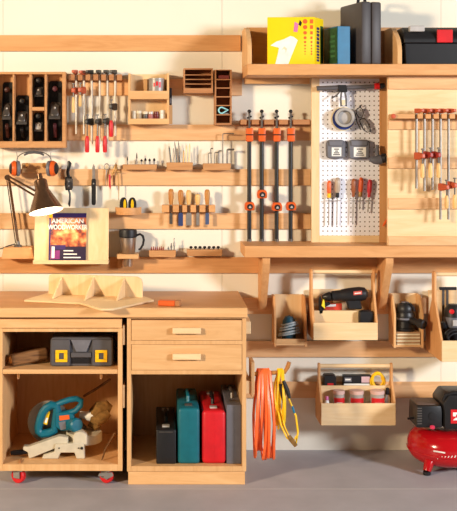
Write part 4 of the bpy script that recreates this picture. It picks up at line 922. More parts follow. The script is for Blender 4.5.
# ------------------------------------------------------------------ pipe clamps
HD = .09
pc = [249.3, 261.7, 276.6, 290.6]
s = hanging_rack('slotted wooden hanger bar carrying the four orange pipe clamps', pc, 240.6, 310.5, 119.5, 124.5, .021, HD, 0, None, 2.6, CHER)
def pipe_clamp(px, py_sl, lb):
    d = .078; s = thing('pipe_clamp', lb, 'clamp', (XX(px, d), -d, ZZ(241.5, d)), 0, 'pipe clamps on the hanger bar')
    zz = lambda y: ZZ(y, d)-s.location.z
    MB(True).lathe([(.0105, 0), (.0115, .001), (.0115, zz(139)), (.0001, zz(139)+.001)], (0, 0, 0), (0, 0, 1), 14).build('pipe', BLKM, s)
    MB(True).lathe([(.0118, -.001), (.013, 0), (.013, .012), (.0118, .013)], (0, 0, 0.001), (0, 0, 1), 14).build('end_cap', DSTEEL, s)
    m = MB(True); m.box(-.0185, .0185, -.036, .0155, zz(141.6), zz(128.2), .005, None, 2); m.build('screw_head', ORNG, s)
    MB(True).box(-.0192, .0192, -.037, .0160, zz(135.4), zz(134.2), .001).build('head_band', INK, s)
    m = MB(True); m.lathe([(.006, zz(128.6)), (.006, zz(113)), (.0001, zz(112.9))], (0, -.004, 0), (0, 0, 1), 10); m.build('screw', DSTEEL, s)
    m = MB(True); m.ball((0, -.004, zz(111.3)), .011, 1, 1, .9); m.build('handle_ball', INK, s)
    m = MB(True); m.tube([(-.012, -.004, zz(118.2)), (.0, -.004, zz(117.2)), (.012, -.004, zz(116.2))], .0055, 8); m.build('crank_handle', INK, s)
    z = zz(py_sl)
    m = MB(True); m.prism([(-.025, -.019), (.025, -.019), (.027, .008), (.019, .026), (-.019, .026), (-.027, .008)], 'y', -.04, .016, .004, Matrix.Translation((0, 0, z))); m.build('sliding_jaw', ORNG, s)
    m = MB(True); m.lathe([(.0155, 0), (.0155, .004), (.0001, .005)], (0, -.0402, z+.001), (0, -1, 0), 16); m.build('black_recess', INK, s)
    m = MB(True); m.prism([(-.008, -.006), (.008, -.006), (.004, .006), (-.004, .006)], 'y', -.0475, -.0455, .0005, Matrix.Translation((0, 0, z))); m.build('steel_tab', SILV, s)
pipe_clamp(pc[0], 206.5, 'orange and black pipe clamp, leftmost of the four')
pipe_clamp(pc[1], 194.5, 'orange and black pipe clamp with its lower jaw set highest, second of four')
pipe_clamp(pc[2], 207, 'orange and black pipe clamp, third of the four from the left')
pipe_clamp(pc[3], 206.5, 'orange and black pipe clamp nearest the pegboard')
# ------------------------------------------------------------------ pegboard tools (board surface at depth PF)
PF = PD-.004+.0005
def peghook(s, px, py, l, name='peg_hook'):
    a = P(px, py, PF); MB().tube([a, a+Vector((0, -l, 0)), a+Vector((0, -l-.003, .006))], .0022, 6).build(name, STEEL, s)
d = PF+.04
s = thing('caulking_gun', 'dark grey caulking gun with a red end cap across the top of the pegboard', 'caulking gun', P(348, 106, d))
MB().tube([P(317, 88.6, d), P(345, 87.6, d), P(374, 86.4, d)], .0115, 12, flat=1.0).build('barrel', CHAR, s)
MB().tube([P(316.4, 86.8, d+.001), P(340, 85.8, d+.001)], .004, 8).build('barrel_rail', DSTEEL, s)
MB().lathe([(.014, 0), (.0175, .003), (.018, .026), (.012, .03)], P(374.2, 86.3, d), (1, 0, .05), 16).build('red_end_cap', REDP, s)
MB().lathe([(.013, 0), (.016, .003), (.016, .022), (.008, .026)], P(380.2, 86.0, d), (1, 0, .05), 14).build('black_nozzle', INK, s)
m = MB(); m.pprism([(338, 84.8), (346.5, 84.8), (347.5, 92), (338.5, 92)], d-.013, d+.015, .003); m.build('gun_body', BLACK, s)
m = MB(); m.tube([P(341.5, 92, d), P(340.6, 99, d), P(341, 106, d), P(346.3, 106, d), P(346.2, 99, d), P(345, 92, d)], .0055, 8, True); m.build('grip_frame', CHAR, s)
MB().pprism([(341.8, 99.8), (345.2, 99.8), (345.2, 105.2), (341.8, 105.2)], d-.003, d+.003, .001).build('pale_grip', TAPE, s)
m = MB(); m.tube([P(339.5, 92, d), P(336.5, 95.5, d), P(331.5, 98.2, d)], .0042, 8); m.build('trigger', DSTEEL, s)
peghook(s, 325, 91, .045); peghook(s, 365, 90, .045)
def ringz(s, name, mat, cx, cy, ro, ri, a, b):
    m = MB(); c = P(cx, cy, PF); u = 1/sc(PF)
    m.lathe([(ri*u, a), (ro*u, a), (ro*u, b), (ri*u, b), (ri*u, a)], c, (0, -1, 0), 36); return m.build(name, mat, s)
s = thing('tape_roll', 'wide roll of masking tape with a blue inner layer on the pegboard', 'tape roll', P(342.5, 131, PF+.03))
ringz(s, 'tape', TAPE, 342.6, 118.8, 12.0, 8.9, .0008, .024)
ringz(s, 'blue_tape', DBLUE, 342.6, 118.8, 11.0, 8.9, .0243, .040)
ringz(s, 'grey_tape', solid('grey_tape', (168, 164, 160), .5), 343, 117.6, 9.6, 7.2, .0403, .060)
ringz(s, 'steel_core', STEEL, 343, 117.6, 7.1, 6.6, .002, .0602)
MB().lathe([(.0001, .030), (6.5/sc(PF), .030), (6.5/sc(PF), .042), (.0001, .042)], P(343, 117.6, PF), (0, -1, 0), 24).build('core_end', SILV, s)
s = thing('safety_glasses', 'safety glasses with dark frames hanging slantwise on the pegboard', 'glasses', P(364, 133, PF+.03))
q = PF+.03
def loopx(pts): return [P(a, b, q) for a, b in pts]
L1 = [(356.2, 113), (357, 109), (360, 107), (362.6, 109.5), (363.4, 114), (361.6, 117.8), (358.6, 117.4)]
L2 = [(359.4, 121), (361.4, 118.8), (364.6, 118.4), (367.6, 122), (370, 128), (370.4, 131.4), (367.4, 132.4), (363, 129)]
for L_ in (L1, L2):
    MB().tube(loopx(L_), .0026, 6, True).build('frame', INK, s)
    MB().pprism(L_, q-.001, q+.0005).build('lens', LENS, s)
MB().tube([P(357, 109, q-.002), P(355.6, 115, q-.004), P(357, 122, q-.008), P(361, 130, q-.012)], .0028, 6).build('temple_arm', INK, s)
MB().tube([P(360.5, 106.8, q-.001), P(362, 104.8, q-.008), P(359, 106.4, q-.016)], .0025, 6).build('temple_arm', INK, s)
peghook(s, 359.5, 110.5, .026)
def charger(px0, px1, py0, py1, lb):
    b = PF+.036; s = thing('battery_charger', lb, 'charger', (XX((px0+px1)/2, b), -b, ZZ(py1, b)), 0, 'grey boxes on the pegboard')
    m = MB(); m.pprism([(px0, py0+3), (px0+2.5, py0), (px1-2.5, py0), (px1, py0+3), (px1-.5, py1-2), (px1-2.5, py1), (px0+2.5, py1), (px0+.5, py1-2)], PF+.0006, b, .006); m.build('charger_body', GREY, s)
    MB().pprism([(px0+2.4, py0+1), (px1-2.4, py0+1), (px1-2.8, py0+6.2), (px0+2.8, py0+6.2)], b+.0003, b+.006, .003).build('raised_top', GREY, s)
    lx0, lx1 = px0+5.4, px1-4.2; ly0, ly1 = py0+7.6, py1-2.4
    MB().pprism([(lx0, ly0), (lx1, ly0), (lx1, ly1), (lx0, ly1)], b+.0003, b+.0009).build('white_label', WHITE, s)
    m = MB()
    for k, (c, w_) in enumerate(((.2, .5), (.42, .3), (.62, .55), (.82, .7))):
        y = ly0+(ly1-ly0)*c; xm = (lx0+lx1)/2; h = (lx1-lx0)*w_/2
        m.pprism([(xm-h, y-.55), (xm+h, y-.55), (xm+h, y+.55), (xm-h, y+.55)], b+.001, b+.0014)
    m.build('label_print', CHAR, s)
charger(326.3, 345.6, 139.8, 158.6, 'left of two square grey boxes with white labels on the pegboard')
charger(348.4, 370.2, 139.6, 159.2, 'right of two square grey boxes with white labels on the pegboard')
s = thing('hand_tool', 'grey tool with a round dark end hanging at the right edge of the pegboard', 'tool', P(378, 166, PF+.05))
q = PF+.05
MB().tube([P(370.5, 159.5, q), P(374, 160.2, q), P(379, 160, q), P(383, 158.6, q)], [.013, .021, .025, .024], 14).build('tool_body', GREYC, s)
MB().lathe([(.022, 0), (.026, .004), (.026, .022), (.020, .028)], P(381.5, 158.8, q), (.92, -.3, .22), 16).build('dark_end', BLACK, s)
MB().tube([P(377.5, 155.5, q-.01), P(377, 150, q-.015), P(377.5, 145, q-.02)], [.012, .011, .009], 10).build('grey_neck', GREYC, s)
peghook(s, 374, 163.5, .05)
SHOL = STEEL
s = thing('wire_holder', 'row of thin wire loops holding the screwdrivers on the pegboard', 'holder', P(349, 205, PF+.02))
for px in (329, 338, 353, 360.3, 369):
    c = P(px, 200.6, PF+.022); u = 1/sc(PF)
    m = MB(); m.tube([Vector((c.x-2.6*u, -PF-.0005, c.z)), Vector((c.x-2.6*u, -PF-.02, c.z)), Vector((c.x-1.6*u, -PF-.031, c.z)), Vector((c.x+1.6*u, -PF-.031, c.z)), Vector((c.x+2.6*u, -PF-.02, c.z)), Vector((c.x+2.6*u, -PF-.0005, c.z))], .0015, 6)
    m.build('wire_loop', STEEL, s)
def driver(px, pt, pc_, pb, mat, lb, ferr, lean=0, r=.0115):
    d = PF+.02; s = thing('screwdriver', lb, 'screwdriver', (XX(px-lean, d), -d, ZZ(pb, d)), 0, 'screwdrivers on the pegboard')
    zz = lambda y: ZZ(y, d)-s.location.z
    a = Vector((0, 0, 0)); T_ = Vector((2*lean/sc(d), 0, zz(pt))); ax = T_.normalized(); Lz = T_.length
    hz = Lz*(zz(pc_)/zz(pt)); H = Lz-hz
    M_ = [(.006, hz), (.009, hz+H*.06), (.008, hz+H*.2), (r, hz+H*.34), (r, hz+H*.82), (r*.8, hz+H*.95), (r*.4, Lz), (.0001, Lz+.0005)]
    MB(True).lathe(M_, a, ax, 8).build('handle', mat, s)
    if ferr: MB(True).lathe([(.0095, hz+H*.0), (.0105, hz+H*.02), (.0105, hz+H*.24), (.0095, hz+H*.26)], a, ax, 10).build('collar', ferr, s)
    MB(True).lathe([(.0001, 0), (.0025, .002), (.0038, .008), (.0034, .02), (.0034, hz)], a, ax, 8).build('shaft', STEEL, s)
driver(328.9, 180.5, 197.8, 225.5, ORNG, 'screwdriver with an orange and yellow handle, leftmost on the pegboard', YELP, .3)
driver(337.2, 177.5, 197.6, 225.5, solid('smoky_handle', (176, 156, 138), .3), 'screwdriver with a wide smoky grey handle and black collar', INK, .5, .0155)
driver(353.2, 178.5, 197, 224.5, solid('brown_handle', (150, 82, 44), .35), 'screwdriver with a brown handle, left of the orange-red one', None, .5, .0125)
driver(360.4, 177.5, 196.8, 209.5, solid('vermilion_handle', (214, 88, 40), .35), 'short screwdriver with an orange-red handle and yellow collar', BRASS, 1.0, .0125)
driver(369.0, 179.5, 197.4, 212.5, solid('crimson_handle', (196, 48, 60), .35), 'short screwdriver with a crimson handle, rightmost on the pegboard', None, 1.2, .0125)
s = thing('red_clip', 'small orange-red clip low at the right edge of the pegboard', 'clip', P(385, 227, PF+.02))
MB().tube([P(383, 226, PF+.02), P(385.4, 222.5, PF+.03), P(387, 219, PF+.03)], [.004, .008, .005], 8).build('clip_body', ORNG, s)
peghook(s, 384.4, 224, .02)
# ------------------------------------------------------------------ right rack of wood-handled clamps
RD = QD+.014
rc = [416.4, 424.4, 432.4, 440.4, 448.4]
s = hanging_rack('slotted wood rack of brown-jawed clamps on the right plywood board', rc+[456.6], 391.5, 470, 114, 118.6, RD+.001, RD+.066, 0, None, 1.4, ORAN)
MB().lathe([(.0001, -.012), (.012, -.011), (.012, .001), (.0001, .002)], P(393.2, 116.2, RD+.066), (0, 1, 0), 12).build('brown_end_button', RBRN, s)
gr = 'wood-handled clamps in the right rack'
dR = RD+.05
REDJ = solid('deep_red_jaw', (160, 48, 40), .45)
bar_clamp('brown-jawed wood-handled clamp, leftmost in the right rack', gr, rc[0], 108.5, 188.5, 155.5, 163.5, 177.5, dR, RBRN, PHAN, 20, .055, .0108)
bar_clamp('red-jawed wood-handled clamp, second from the left in the right rack', gr, rc[1], 108.5, 191, 154.5, 163, 177.5, dR, RBRN, PHAN, 20, .055, .0108, REDJ)
bar_clamp('red-jawed wood-handled clamp, third from the left in the right rack', gr, rc[2], 108.5, 190, 154.5, 163, 177.5, dR, RBRN, PHAN, 20, .055, .0108, REDJ)
bar_clamp('brown-jawed clamp with a low-set jaw, left one of the two low clamps', gr, rc[3], 108.5, 219.5, 186.5, 195, 208, dR, RBRN, PHAN, 20, .055, .0108)
bar_clamp('brown-jawed clamp with a low-set jaw, nearest the right edge of the photo', gr, rc[4], 108.5, 219.5, 184.5, 194, 208, dR, RBRN, PHAN, 20, .055, .0108)
# ------------------------------------------------------------------ totes
def tote(label, pxf0, pxf1, py_top, py_fr, py_bot, D, mid=None, py_back=None, armw=.05, ends=PLYZ, bd=.0215, group='open wooden totes on the lower rails'):
    x0, x1 = XX(pxf0, D), XX(pxf1, D); z0 = ZZ(py_bot, D); h1 = ZZ(py_fr, D)-z0; H = ZZ(py_top, D/2)-z0
    s = thing('wooden_tote', label, 'tote', ((x0+x1)/2, -D/2, z0), 0, group)
    t = .0125; c = -(bd+(D-bd)*.5)
    h2 = h1+(H-h1)*.55
    pr = [(-bd, z0), (-D, z0), (-D, z0+h1), (c-armw/2, z0+h2), (c-armw/2, z0+H-.012), (c-armw/4, z0+H), (c+armw/4, z0+H), (c+armw/2, z0+H-.012), (c+armw/2, z0+h2), (-bd, z0+h1+.01)]
    MB().prism(pr, 'x', x0, x0+t, .0015).build('end_board', ends, s); MB().prism(pr, 'x', x1-t, x1, .0015).build('end_board', ends, s)
    MB().box(x0+t*.3, x1-t*.3, -D-.0102, -D-.0002, z0, z0+h1, .001).build('front_board', PALEX, s)
    MB().box(x0+t+.0002, x1-t-.0002, -bd-.01, -bd, z0, z0+(ZZ(py_back, bd)-z0 if py_back else h1), .001).build('back_board', PALEX, s)
    MB().box(x0+t+.0002, x1-t-.0002, -D, -bd-.0102, z0, z0+.01).build('bottom_board', PALEX, s)
    if mid: MB().box(x0+t+.0002, x1-t-.0002, c-.005, c+.005, z0+.0102, ZZ(mid, -c), .001).build('middle_board', PALEX, s)
    MB().lathe([(.011, 0), (.011, x1-x0-2*t-.0006)], (x0+t+.0003, c, z0+H-.016), (1, 0, 0), 16).build('handle_rod', PALEX, s)
    return s, x0+t, x1-t, z0+.0105, c
# drill tote
DT = .215
s, ix0, ix1, iz, c = tote('wooden tote with a black cordless drill, under the lower shelf', 312.5, 378, 268.5, 322.5, 339.8, DT, 310.5, 289, .055, ORANZ)
dd = .125; q = .16
s = thing('cordless_drill', 'black cordless drill lying across the tote under the lower shelf', 'drill', P(345, 310, dd))
q0 = -c+.018
m = MB()
m.lathe([(.0001, 0), (.009, .001), (.014, .006), (.024, .03), (.025, .045), (.018, .05)], P(322, 297, q0), (1, 0, .07), 18); m.build('chuck', BLKM, s)
MB().lathe([(.018, 0), (.027, .002), (.029, .05), (.033, .06), (.038, .11), (.039, .155), (.034, .182), (.018, .196), (.0001, .198)], P(331.4, 296, q0), (1, 0, .07), 22).build('drill_body', BLACK, s)
MB().pprism([(345, 297), (360, 296), (361.2, 304), (362.6, 309.6), (348.6, 309.6), (347.6, 305)], q0-.019, q0+.019, .006).build('grip', BLACK, s)
MB().pprism([(345.4, 299.5), (347.4, 299.5), (348.6, 304.5), (346.8, 304.5)], q0-.006, q0+.006, .002).build('trigger', GREY, s)
MB().pprism([(353.6, 291.6), (362, 290.8), (362, 294.4), (353.6, 295.2)], q0+.026, q0+.0398).build('red_badge', solid('badge_red', (206, 92, 80), .4), s)
MB().pprism([(354.6, 293.0), (361, 292.4), (361, 293.4), (354.6, 294.0)], q0+.0399, q0+.0402).build('badge_print', WHITE, s)
MB().pprism([(359.6, 312.6), (361.4, 310.8), (371.6, 310.8), (373.6, 313.4), (374, 321.6), (373.6, 325), (360, 325), (359.4, 321.6)], .14, .185, .006).build('x', BLACK, None)
o = bpy.data.objects['x']; o.name = 'battery_pack'; tag(o, 'black battery pack standing at the right of the drill tote', 'battery')
o = MB().pprism([(319, 314), (319, 298), (321, 296), (321.6, 304), (329.5, 302), (331, 304.2), (324, 308), (323, 314)], c*-1+.008, -c+.03, .003).build('black_bracket', INK); tag(o, 'black bracket-like tool at the left end of the drill tote', 'tool')
o = MB().pprism([(321.6, 306), (323.4, 299), (324.6, 301), (325.2, 309)], -c+.032, -c+.045, .002).build('yellow_clip', solid('lime_yellow', (232, 216, 50), .5)); tag(o, 'yellow piece at the left end of the drill tote', 'clip')
s = thing('small_box', 'small red and white box between the drill and the tote board', 'box', P(334, 309, -c-.01))
q1 = -c-.008
MB().pprism([(325, 304.5), (342, 303.5), (342, 316), (325, 316)], q1-.03, q1, .001).build('carton', solid('red_carton', (206, 66, 46), .5), s)
MB().pprism([(326, 304.8), (336, 304.1), (336, 306.4), (326, 306.8)], q1+.0003, q1+.0008).build('white_print', WHITE, s)
# front row of bit blocks
o = MB().box(ix0+.002, XX(358.8, .15), c-.03, c-.0055, iz, ZZ(310.8, .15), .001).build('wooden_divider', PALEX); tag(o, 'pale wooden divider board inside the drill tote, left of the battery', 'divider')
# right tote
DR = .335
s, ix0, ix1, iz, c = tote('big wooden tote at the right edge holding a router and cords', 440.7, 486, 271, 340.5, 361.5, DR, None, 290, .055, ORANZ)
zb0 = iz+.001
s = thing('router', 'black and grey router standing in the big tote at the right edge', 'router', (XX(453.5, .2), -.2, zb0))
MB(True).lathe([(.058, 0), (.060, .004), (.060, .012), (.045, .016), (.045, .10), (.05, .12), (.05, .23), (.044, .25), (.030, .268), (.0001, .272)], (0, 0, .0), (0, 0, 1), 24).build('router_body', BLACK, s)
MB(True).lathe([(.0505, .15), (.052, .153), (.052, .20), (.0505, .203)], (0, 0, 0), (0, 0, 1), 24).build('grey_band', GREYC, s)
MB(True).box(-.018, .02, -.0545, -.0515, .16, .192, .001).build('maker_plate', SILV, s)
MB(True).lathe([(.010, 0), (.014, .004), (.012, .012), (.0001, .014)], (-.022, -.046, .236), (-.3, -1, .2), 12).build('red_switch', REDP, s)
m = MB(True); m.tube([(-.045, -.02, .15), (-.062, -.035, .154), (-.068, -.04, .18)], [.010, .014, .012], 10); m.build('side_knob', BLACK, s)
s = thing('edge_guide', 'black T-shaped guide with steel rods standing in the big right tote', 'guide', (XX(448, .13), -.13, zb0))
def zR(y, d=.13): return ZZ(y, d)
m = MB(); m.box(XX(439.4, .13), XX(456.5, .13), -.137, -.123, zR(290), zR(287), .002); m.build('cross_bar', INK, s)
for a in (442.2, 446.2): MB().box(XX(a-.2, .13), XX(a+2.2, .13), -.134, -.126, zb0, zR(290.2), .001).build('rod', DSTEEL, s)
o = MB().lathe([(.0001, 0), (.026, .001), (.026, .12), (.02, .14), (.02, .16), (.0001, .162)], (XX(459, .1), -.085, zb0+.07), (0, 0, 1), 18).build('grey_canister', GREYC); o.location.z = zb0; tag(o, 'grey canister at the back of the big right tote', 'canister')
pts = []
for k in range(70):
    t = k/70*2*math.pi*4; pts.append((XX(454, .28)+.045*math.cos(t)+.01*math.cos(t*.37), -.295-.008*math.sin(t*.5), zb0+.105+.036*math.sin(t)+.012*math.sin(t*.31)))
o = MB().tube(pts, .0055, 8).build('power_cord', INK); tag(o, 'coiled black power cord at the front of the big right tote', 'cord')
# lower tote
DL = .20
s, ix0, ix1, iz, c = tote('wooden tote on the lowest rail holding red-labelled jars', 320.3, 396, 362.5, 403, 425, DL, 385.5, 384, .03, ORANZ)
def supply(px0, px1, lb):
    d = -c+.046; r = min((px1-px0)/2/sc(d), .0375); s = thing('supply_jar', lb, 'jar', (XX((px0+px1)/2, d), -d, iz+.0006), 0, 'clear jars with red labels in the lower tote')
    h = ZZ(390.2, d)-iz; 
    MB(True).lathe([(r*.92, 0), (r, .003), (r, h*.80), (r*.93, h*.86), (r*.93, h*.88)], (0, 0, 0), (0, 0, 1), 22).build('jar_body', GLAS, s)
    MB(True).lathe([(r*1.0, h*.885), (r*1.02, h*.89), (r*1.02, h*.985), (r*.96, h), (.0001, h)], (0, 0, 0), (0, 0, 1), 22).build('lid', solid('pale_pink_lid', (216, 178, 168), .4), s)
    m = MB(True); R_ = r+.0008; n = 12
    for k in range(n):
        t0, t1 = -math.pi/2-1.15+2.3*k/n, -math.pi/2-1.15+2.3*(k+1)/n
        m.prism([(R_*math.cos(t0), R_*math.sin(t0)), (R_*math.cos(t1), R_*math.sin(t1)), ((R_-.0006)*math.cos(t1), (R_-.0006)*math.sin(t1)), ((R_-.0006)*math.cos(t0), (R_-.0006)*math.sin(t0))], 'z', h*.38, h*.78)
    m.build('red_label', REDP, s)
    m = MB(True); m.box(-r*.55, r*.45, -R_-.0007, -R_-.0002, h*.55, h*.64); m.build('white_print', WHITE, s)
supply(333.2, 344.5, 'red-labelled clear jar, smallest and leftmost of three in the lower tote')
supply(349, 364.2, 'red-labelled clear jar, middle of three in the lower tote')
supply(369.8, 385, 'red-labelled clear jar, rightmost of three in the lower tote')
s = thing('small_jar', 'tiny pink-topped bottle at the left end of the lower tote', 'bottle', (XX(326.8, .15), -.15, iz+.0006))
h = ZZ(396.5, .15)-iz
MB(True).lathe([(.014, 0), (.016, .003), (.016, h*.7), (.009, h*.85)], (0, 0, 0), (0, 0, 1), 14).build('bottle_body', WHITE, s)
MB(True).lathe([(.0095, h*.855), (.0095, h), (.0001, h+.001)], (0, 0, 0), (0, 0, 1), 12).build('cap', PINK, s)
q2 = -c-.012
s = thing('battery_pack', 'black battery pack with a red stripe at the back left of the lower tote', 'battery', P(330.3, 386, q2))
MB().pprism([(323.8, 376.5), (325.2, 374.8), (334.8, 374.8), (336.4, 377), (336.8, 400), (323.6, 400)], q2-.055, q2, .005).build('battery_body', BLACK, s)
MB().pprism([(327.5, 383.2), (333.5, 383.2), (333.5, 385.6), (327.5, 385.6)], q2+.0003, q2+.001).build('red_stripe', REDP, s)
s = thing('tool_package', 'black retail package with white print at the back of the lower tote', 'box', P(357, 386, q2-.02))
MB().pprism([(343.6, 375.6), (371.4, 375.6), (371.4, 400), (343.6, 400)], q2-.06, q2-.02, .001).build('carton', INK, s)
MB().pprism([(344.6, 377.6), (351.6, 377.6), (351.6, 382), (344.6, 382)], q2-.0197, q2-.019).build('grey_panel', GREY, s)
MB().pprism([(345.2, 378.8), (350.6, 378.8), (350.6, 380.4), (345.2, 380.4)], q2-.0188, q2-.0184).build('white_print', WHITE, s)
MB().pprism([(361.5, 376.6), (369.8, 376.6), (369.8, 382.6), (361.5, 382.6)], q2-.0197, q2-.019).build('pink_panel', solid('pale_mauve', (206, 172, 178), .5), s)
MB().pprism([(344, 383.6), (371, 383.6), (371, 385.6), (344, 385.6)], q2-.0197, q2-.019).build('white_band', WHITE, s)
pts = []
rnd = random.Random(5)
for k in range(90):
    t = k/90*2*math.pi*6; f = k/90
    pts.append((XX(378.5, .1)+(.034-.008*math.cos(t*.17))*math.cos(t), -.068-.02*f-.006*math.sin(t*.3), ZZ(381.5, .1)+.040*math.sin(t)+.006*math.sin(t*.23)))
o = MB().tube(pts, .0048, 8).build('yellow_cord', YCOR); o.name = 'coiled_cord'; tag(o, 'small coil of yellow cord at the back right of the lower tote', 'cord')
s = thing('glue_bottle', 'white narrow bottle with a black cap at the right end of the lower tote', 'bottle', (XX(387.4, .14), -.14, iz+.0006))
h = ZZ(387, .13)-iz
MB(True).lathe([(.011, 0), (.013, .003), (.013, h*.68), (.007, h*.76), (.007, h*.78)], (0, 0, 0), (0, 0, 1), 14).build('bottle_body', WHITE, s)
MB(True).lathe([(.010, h*.785), (.011, h*.8), (.009, h*.97), (.0001, h)], (0, 0, 0), (0, 0, 1), 12).build('cap', INK, s)
# ------------------------------------------------------------------ open-front bins
def open_bin(label, pxf0, pxf1, py_top, py_bot, D, lip0, lip1, cut, mat=PLYZ, bd=.0215):
    x0, x1 = XX(pxf0, D), XX(pxf1, D); z0, z1 = ZZ(py_bot, D), ZZ(py_top, bd)
    s = thing('open_bin', label, 'bin', ((x0+x1)/2, -D/2, z0), 0); t = .011
    m = MB(); m.box(x0+t, x1-t, -bd-.01, -bd, z0+.012, z1, .001); m.build('back_board', PALE, s)
    zc_ = z1-(z1-z0)*cut
    pr = [(-bd, z0+.012), (-D, z0), (-D, zc_), (-D*.62, z1), (-bd, z1)]
    MB().prism(pr, 'x', x0, x0+t, .001).build('side_board', mat, s); MB().prism(pr, 'x', x1-t, x1, .001).build('side_board', mat, s)
    zb = ZZ(lip1, D)
    MB().box(x0+t+.0002, x1-t-.0002, -D+.002, -bd-.0102, zb, zb+.009).build('bottom_board', PLYX, s)
    MB().box(x0+t+.0002, x1-t-.0002, -D-.001, -D+.0085, zb+.0092, ZZ(lip0, D), .001).build('front_lip', PLYX, s)
    return s, x0+t, x1-t, zb+.0095
SB = .15
s, ix0, ix1, iz = open_bin('small open wooden bin holding a coiled grey-blue cord, left of the drill tote', 274.2, 306.8, 294, 347, SB, 339, 345.4, .45, ORANZ)
xc = (ix0+ix1)/2
pts = []
for k in range(150):
    t = k/150*2*math.pi*7; f = k/150
    pts.append((xc+(.058-.018*f)*math.cos(t), -.088-.048*math.sin(t), iz+.036+.072*f+.016*math.sin(t*1.0+1)+.005*math.sin(t*.31)))
s = thing('coiled_cord', 'coiled pale grey cord in the small open bin', 'cord', (xc, -.085, iz))
MB().tube(pts, .005, 8).build('grey_cord', solid('pale_grey_cord', (160, 172, 176), .5), s)
s = thing('round_tool', 'dark blue round tool under the grey cord in the small bin', 'tool', (xc, -.08, iz))
MB(True).lathe([(.03, 0), (.037, .006), (.037, .07), (.037, .09), (.034, .115), (.022, .136), (.0001, .142)], (0, -.005, .0006), (0, 0, 1), 24).build('tool_body', solid('deep_teal_plastic', (30, 74, 92), .45), s)
MB(True).box(-.014, -.002, -.0385, -.034, .05, .085, .002).build('brown_label', CHER, s)
DB = .16
s, ix0, ix1, iz = open_bin('open wooden bin with a black sander over sanding sheets, under the shelf', 394, 423.6, 293, 348, DB, 346, 347.2, .35, PLYZ)
n = 8; hs = (ZZ(331, .13)-iz-.002)/n
for i in range(n):
    z = iz+.0006+i*hs
    o = MB().box(ix0+.004+rnd.uniform(0, .003), ix1-.004-rnd.uniform(0, .003), -DB+.012-.003*rnd.random(), -.036, z, z+hs-.0015).build('sanding_sheet', SANDP if i % 2 else TAPE)
    tag(o, 'brown sanding sheet in the flat stack under the black sander', 'sanding sheet', 'stacked sanding sheets in the bin')
zt_ = iz+.001+n*hs
xs_ = (ix0+ix1)/2-.006
s = thing('orbital_sander', 'black round-bodied sander resting on the sanding sheets in its bin', 'sander', (xs_, -.1, zt_))
MB(True).lathe([(.05, 0), (.052, .004), (.052, .014), (.046, .017), (.044, .05), (.05, .058), (.051, .085), (.045, .10), (.048, .108), (.046, .13), (.034, .146), (.0001, .15)], (0, 0, .0005), (0, 0, 1), 26).build('sander_body', BLACK, s)
MB(True).lathe([(.0515, .062), (.0525, .064), (.0525, .070), (.0515, .072)], (0, 0, 0), (0, 0, 1), 26).build('grey_ring', GREY, s)
MB(True).lathe([(.020, .1505), (.020, .155), (.0001, .156)], (0, 0, 0), (0, 0, 1), 14).build('grey_top', GREY, s)
m = MB(True); m.lathe([(.016, 0), (.018, .02), (.018, .05), (.025, .053), (.026, .085), (.021, .09), (.018, .084), (.0001, .083)], (.022, -.045, .062), (.62, -.78, -.16), 18); m.build('dust_port', BLACK, s)
m = MB(True); m.tube([(.0, -.02, .15), (.02, -.035, .15), (.036, -.04, .13), (.04, -.045, .11)], .006, 8); m.build('power_cord', INK, s)
# ------------------------------------------------------------------ compressor
cd = .30; R0 = .205
ccx = XX(408, cd)+R0
s = thing('air_compressor', 'red pancake-tank air compressor with a black motor cover on the floor', 'compressor', (ccx, -cd, 0))
zc0, hh = .118, .088
pr = [(.0001, -hh*.96)]
for k in range(1, 20):
    a = -math.pi/2+math.pi*k/20
    ca, sa = math.cos(a), math.sin(a)
    pr.append((R0*(.45+.55*abs(ca)**.7) if abs(sa) < .999 else 0, hh*math.copysign(abs(sa)**.9, sa)))
pr.append((.0001, hh*.985))
MB(True).lathe(pr, (0, 0, zc0), (0, 0, 1), 48).build('tank', REDT, s)
MB(True).lathe([(R0*.995, -.006), (R0+.003, -.003), (R0+.003, .003), (R0*.995, .006)], (0, 0, zc0-.018), (0, 0, 1), 48).build('weld_band', REDT, s)
for a in (-134, -46, 90):
    ca, sa = math.cos(math.radians(a)), math.sin(math.radians(a)); r1 = R0*.98
    l = MB(True).tube([(ca*r1*.74, sa*r1*.74, .08), (ca*r1*.93, sa*r1*.93, .055), (ca*r1*1.02, sa*r1*1.02, .02)], [.032, .026, .020], 12).build('foot', REDT, s)
    MB(True).lathe([(.017, .0005), (.02, .004), (.02, .018), (.016, .0195)], (ca*r1*1.02, sa*r1*1.02, 0), (0, 0, 1), 14).build('rubber_pad', INK, l)
zt0 = zc0+hh*.9
mx0, mx1 = XX(416.5, .42)-ccx, XX(442.5, .42)-ccx
zm0, zm1 = ZZ(428, .42), ZZ(406, .42)
MB(True).prism([(mx0, zm0), (mx1, zm0), (mx1, zm1), (mx0+.004, zm1)], 'y', -.12, .06, .008, None, 2).build('motor_cover', BLACK, s)
m = MB(True)
for k in range(7):
    z = zm0+.02+(zm1-zm0-.035)*k/6; m.box(mx0+.004, mx0+.028, -.1225, -.1202, z, z+.006); 
m.build('cooling_fins', DSTEEL, s)
MB(True).prism([(mx0+.008, zm1-.004), (mx1-.004, zm1-.004), (mx1-.006, zm1+.004), (mx0+.012, zm1+.004)], 'y', -.095, .05, .004).build('brown_top', solid('motor_top_brown', (104, 86, 78), .6), s)  # thin lid in an even brown on the black motor cover
MB(True).lathe([(.022, 0), (.022, .003), (.016, .004), (.0001, .0042)], ((mx0+mx1)/2+.018, -.1203, (zm0+zm1)/2+.005), (0, -1, 0), 18).build('round_boss', BLACK, s)
kx0 = XX(441.5, .42)-ccx
zk1 = ZZ(394.5, .42)
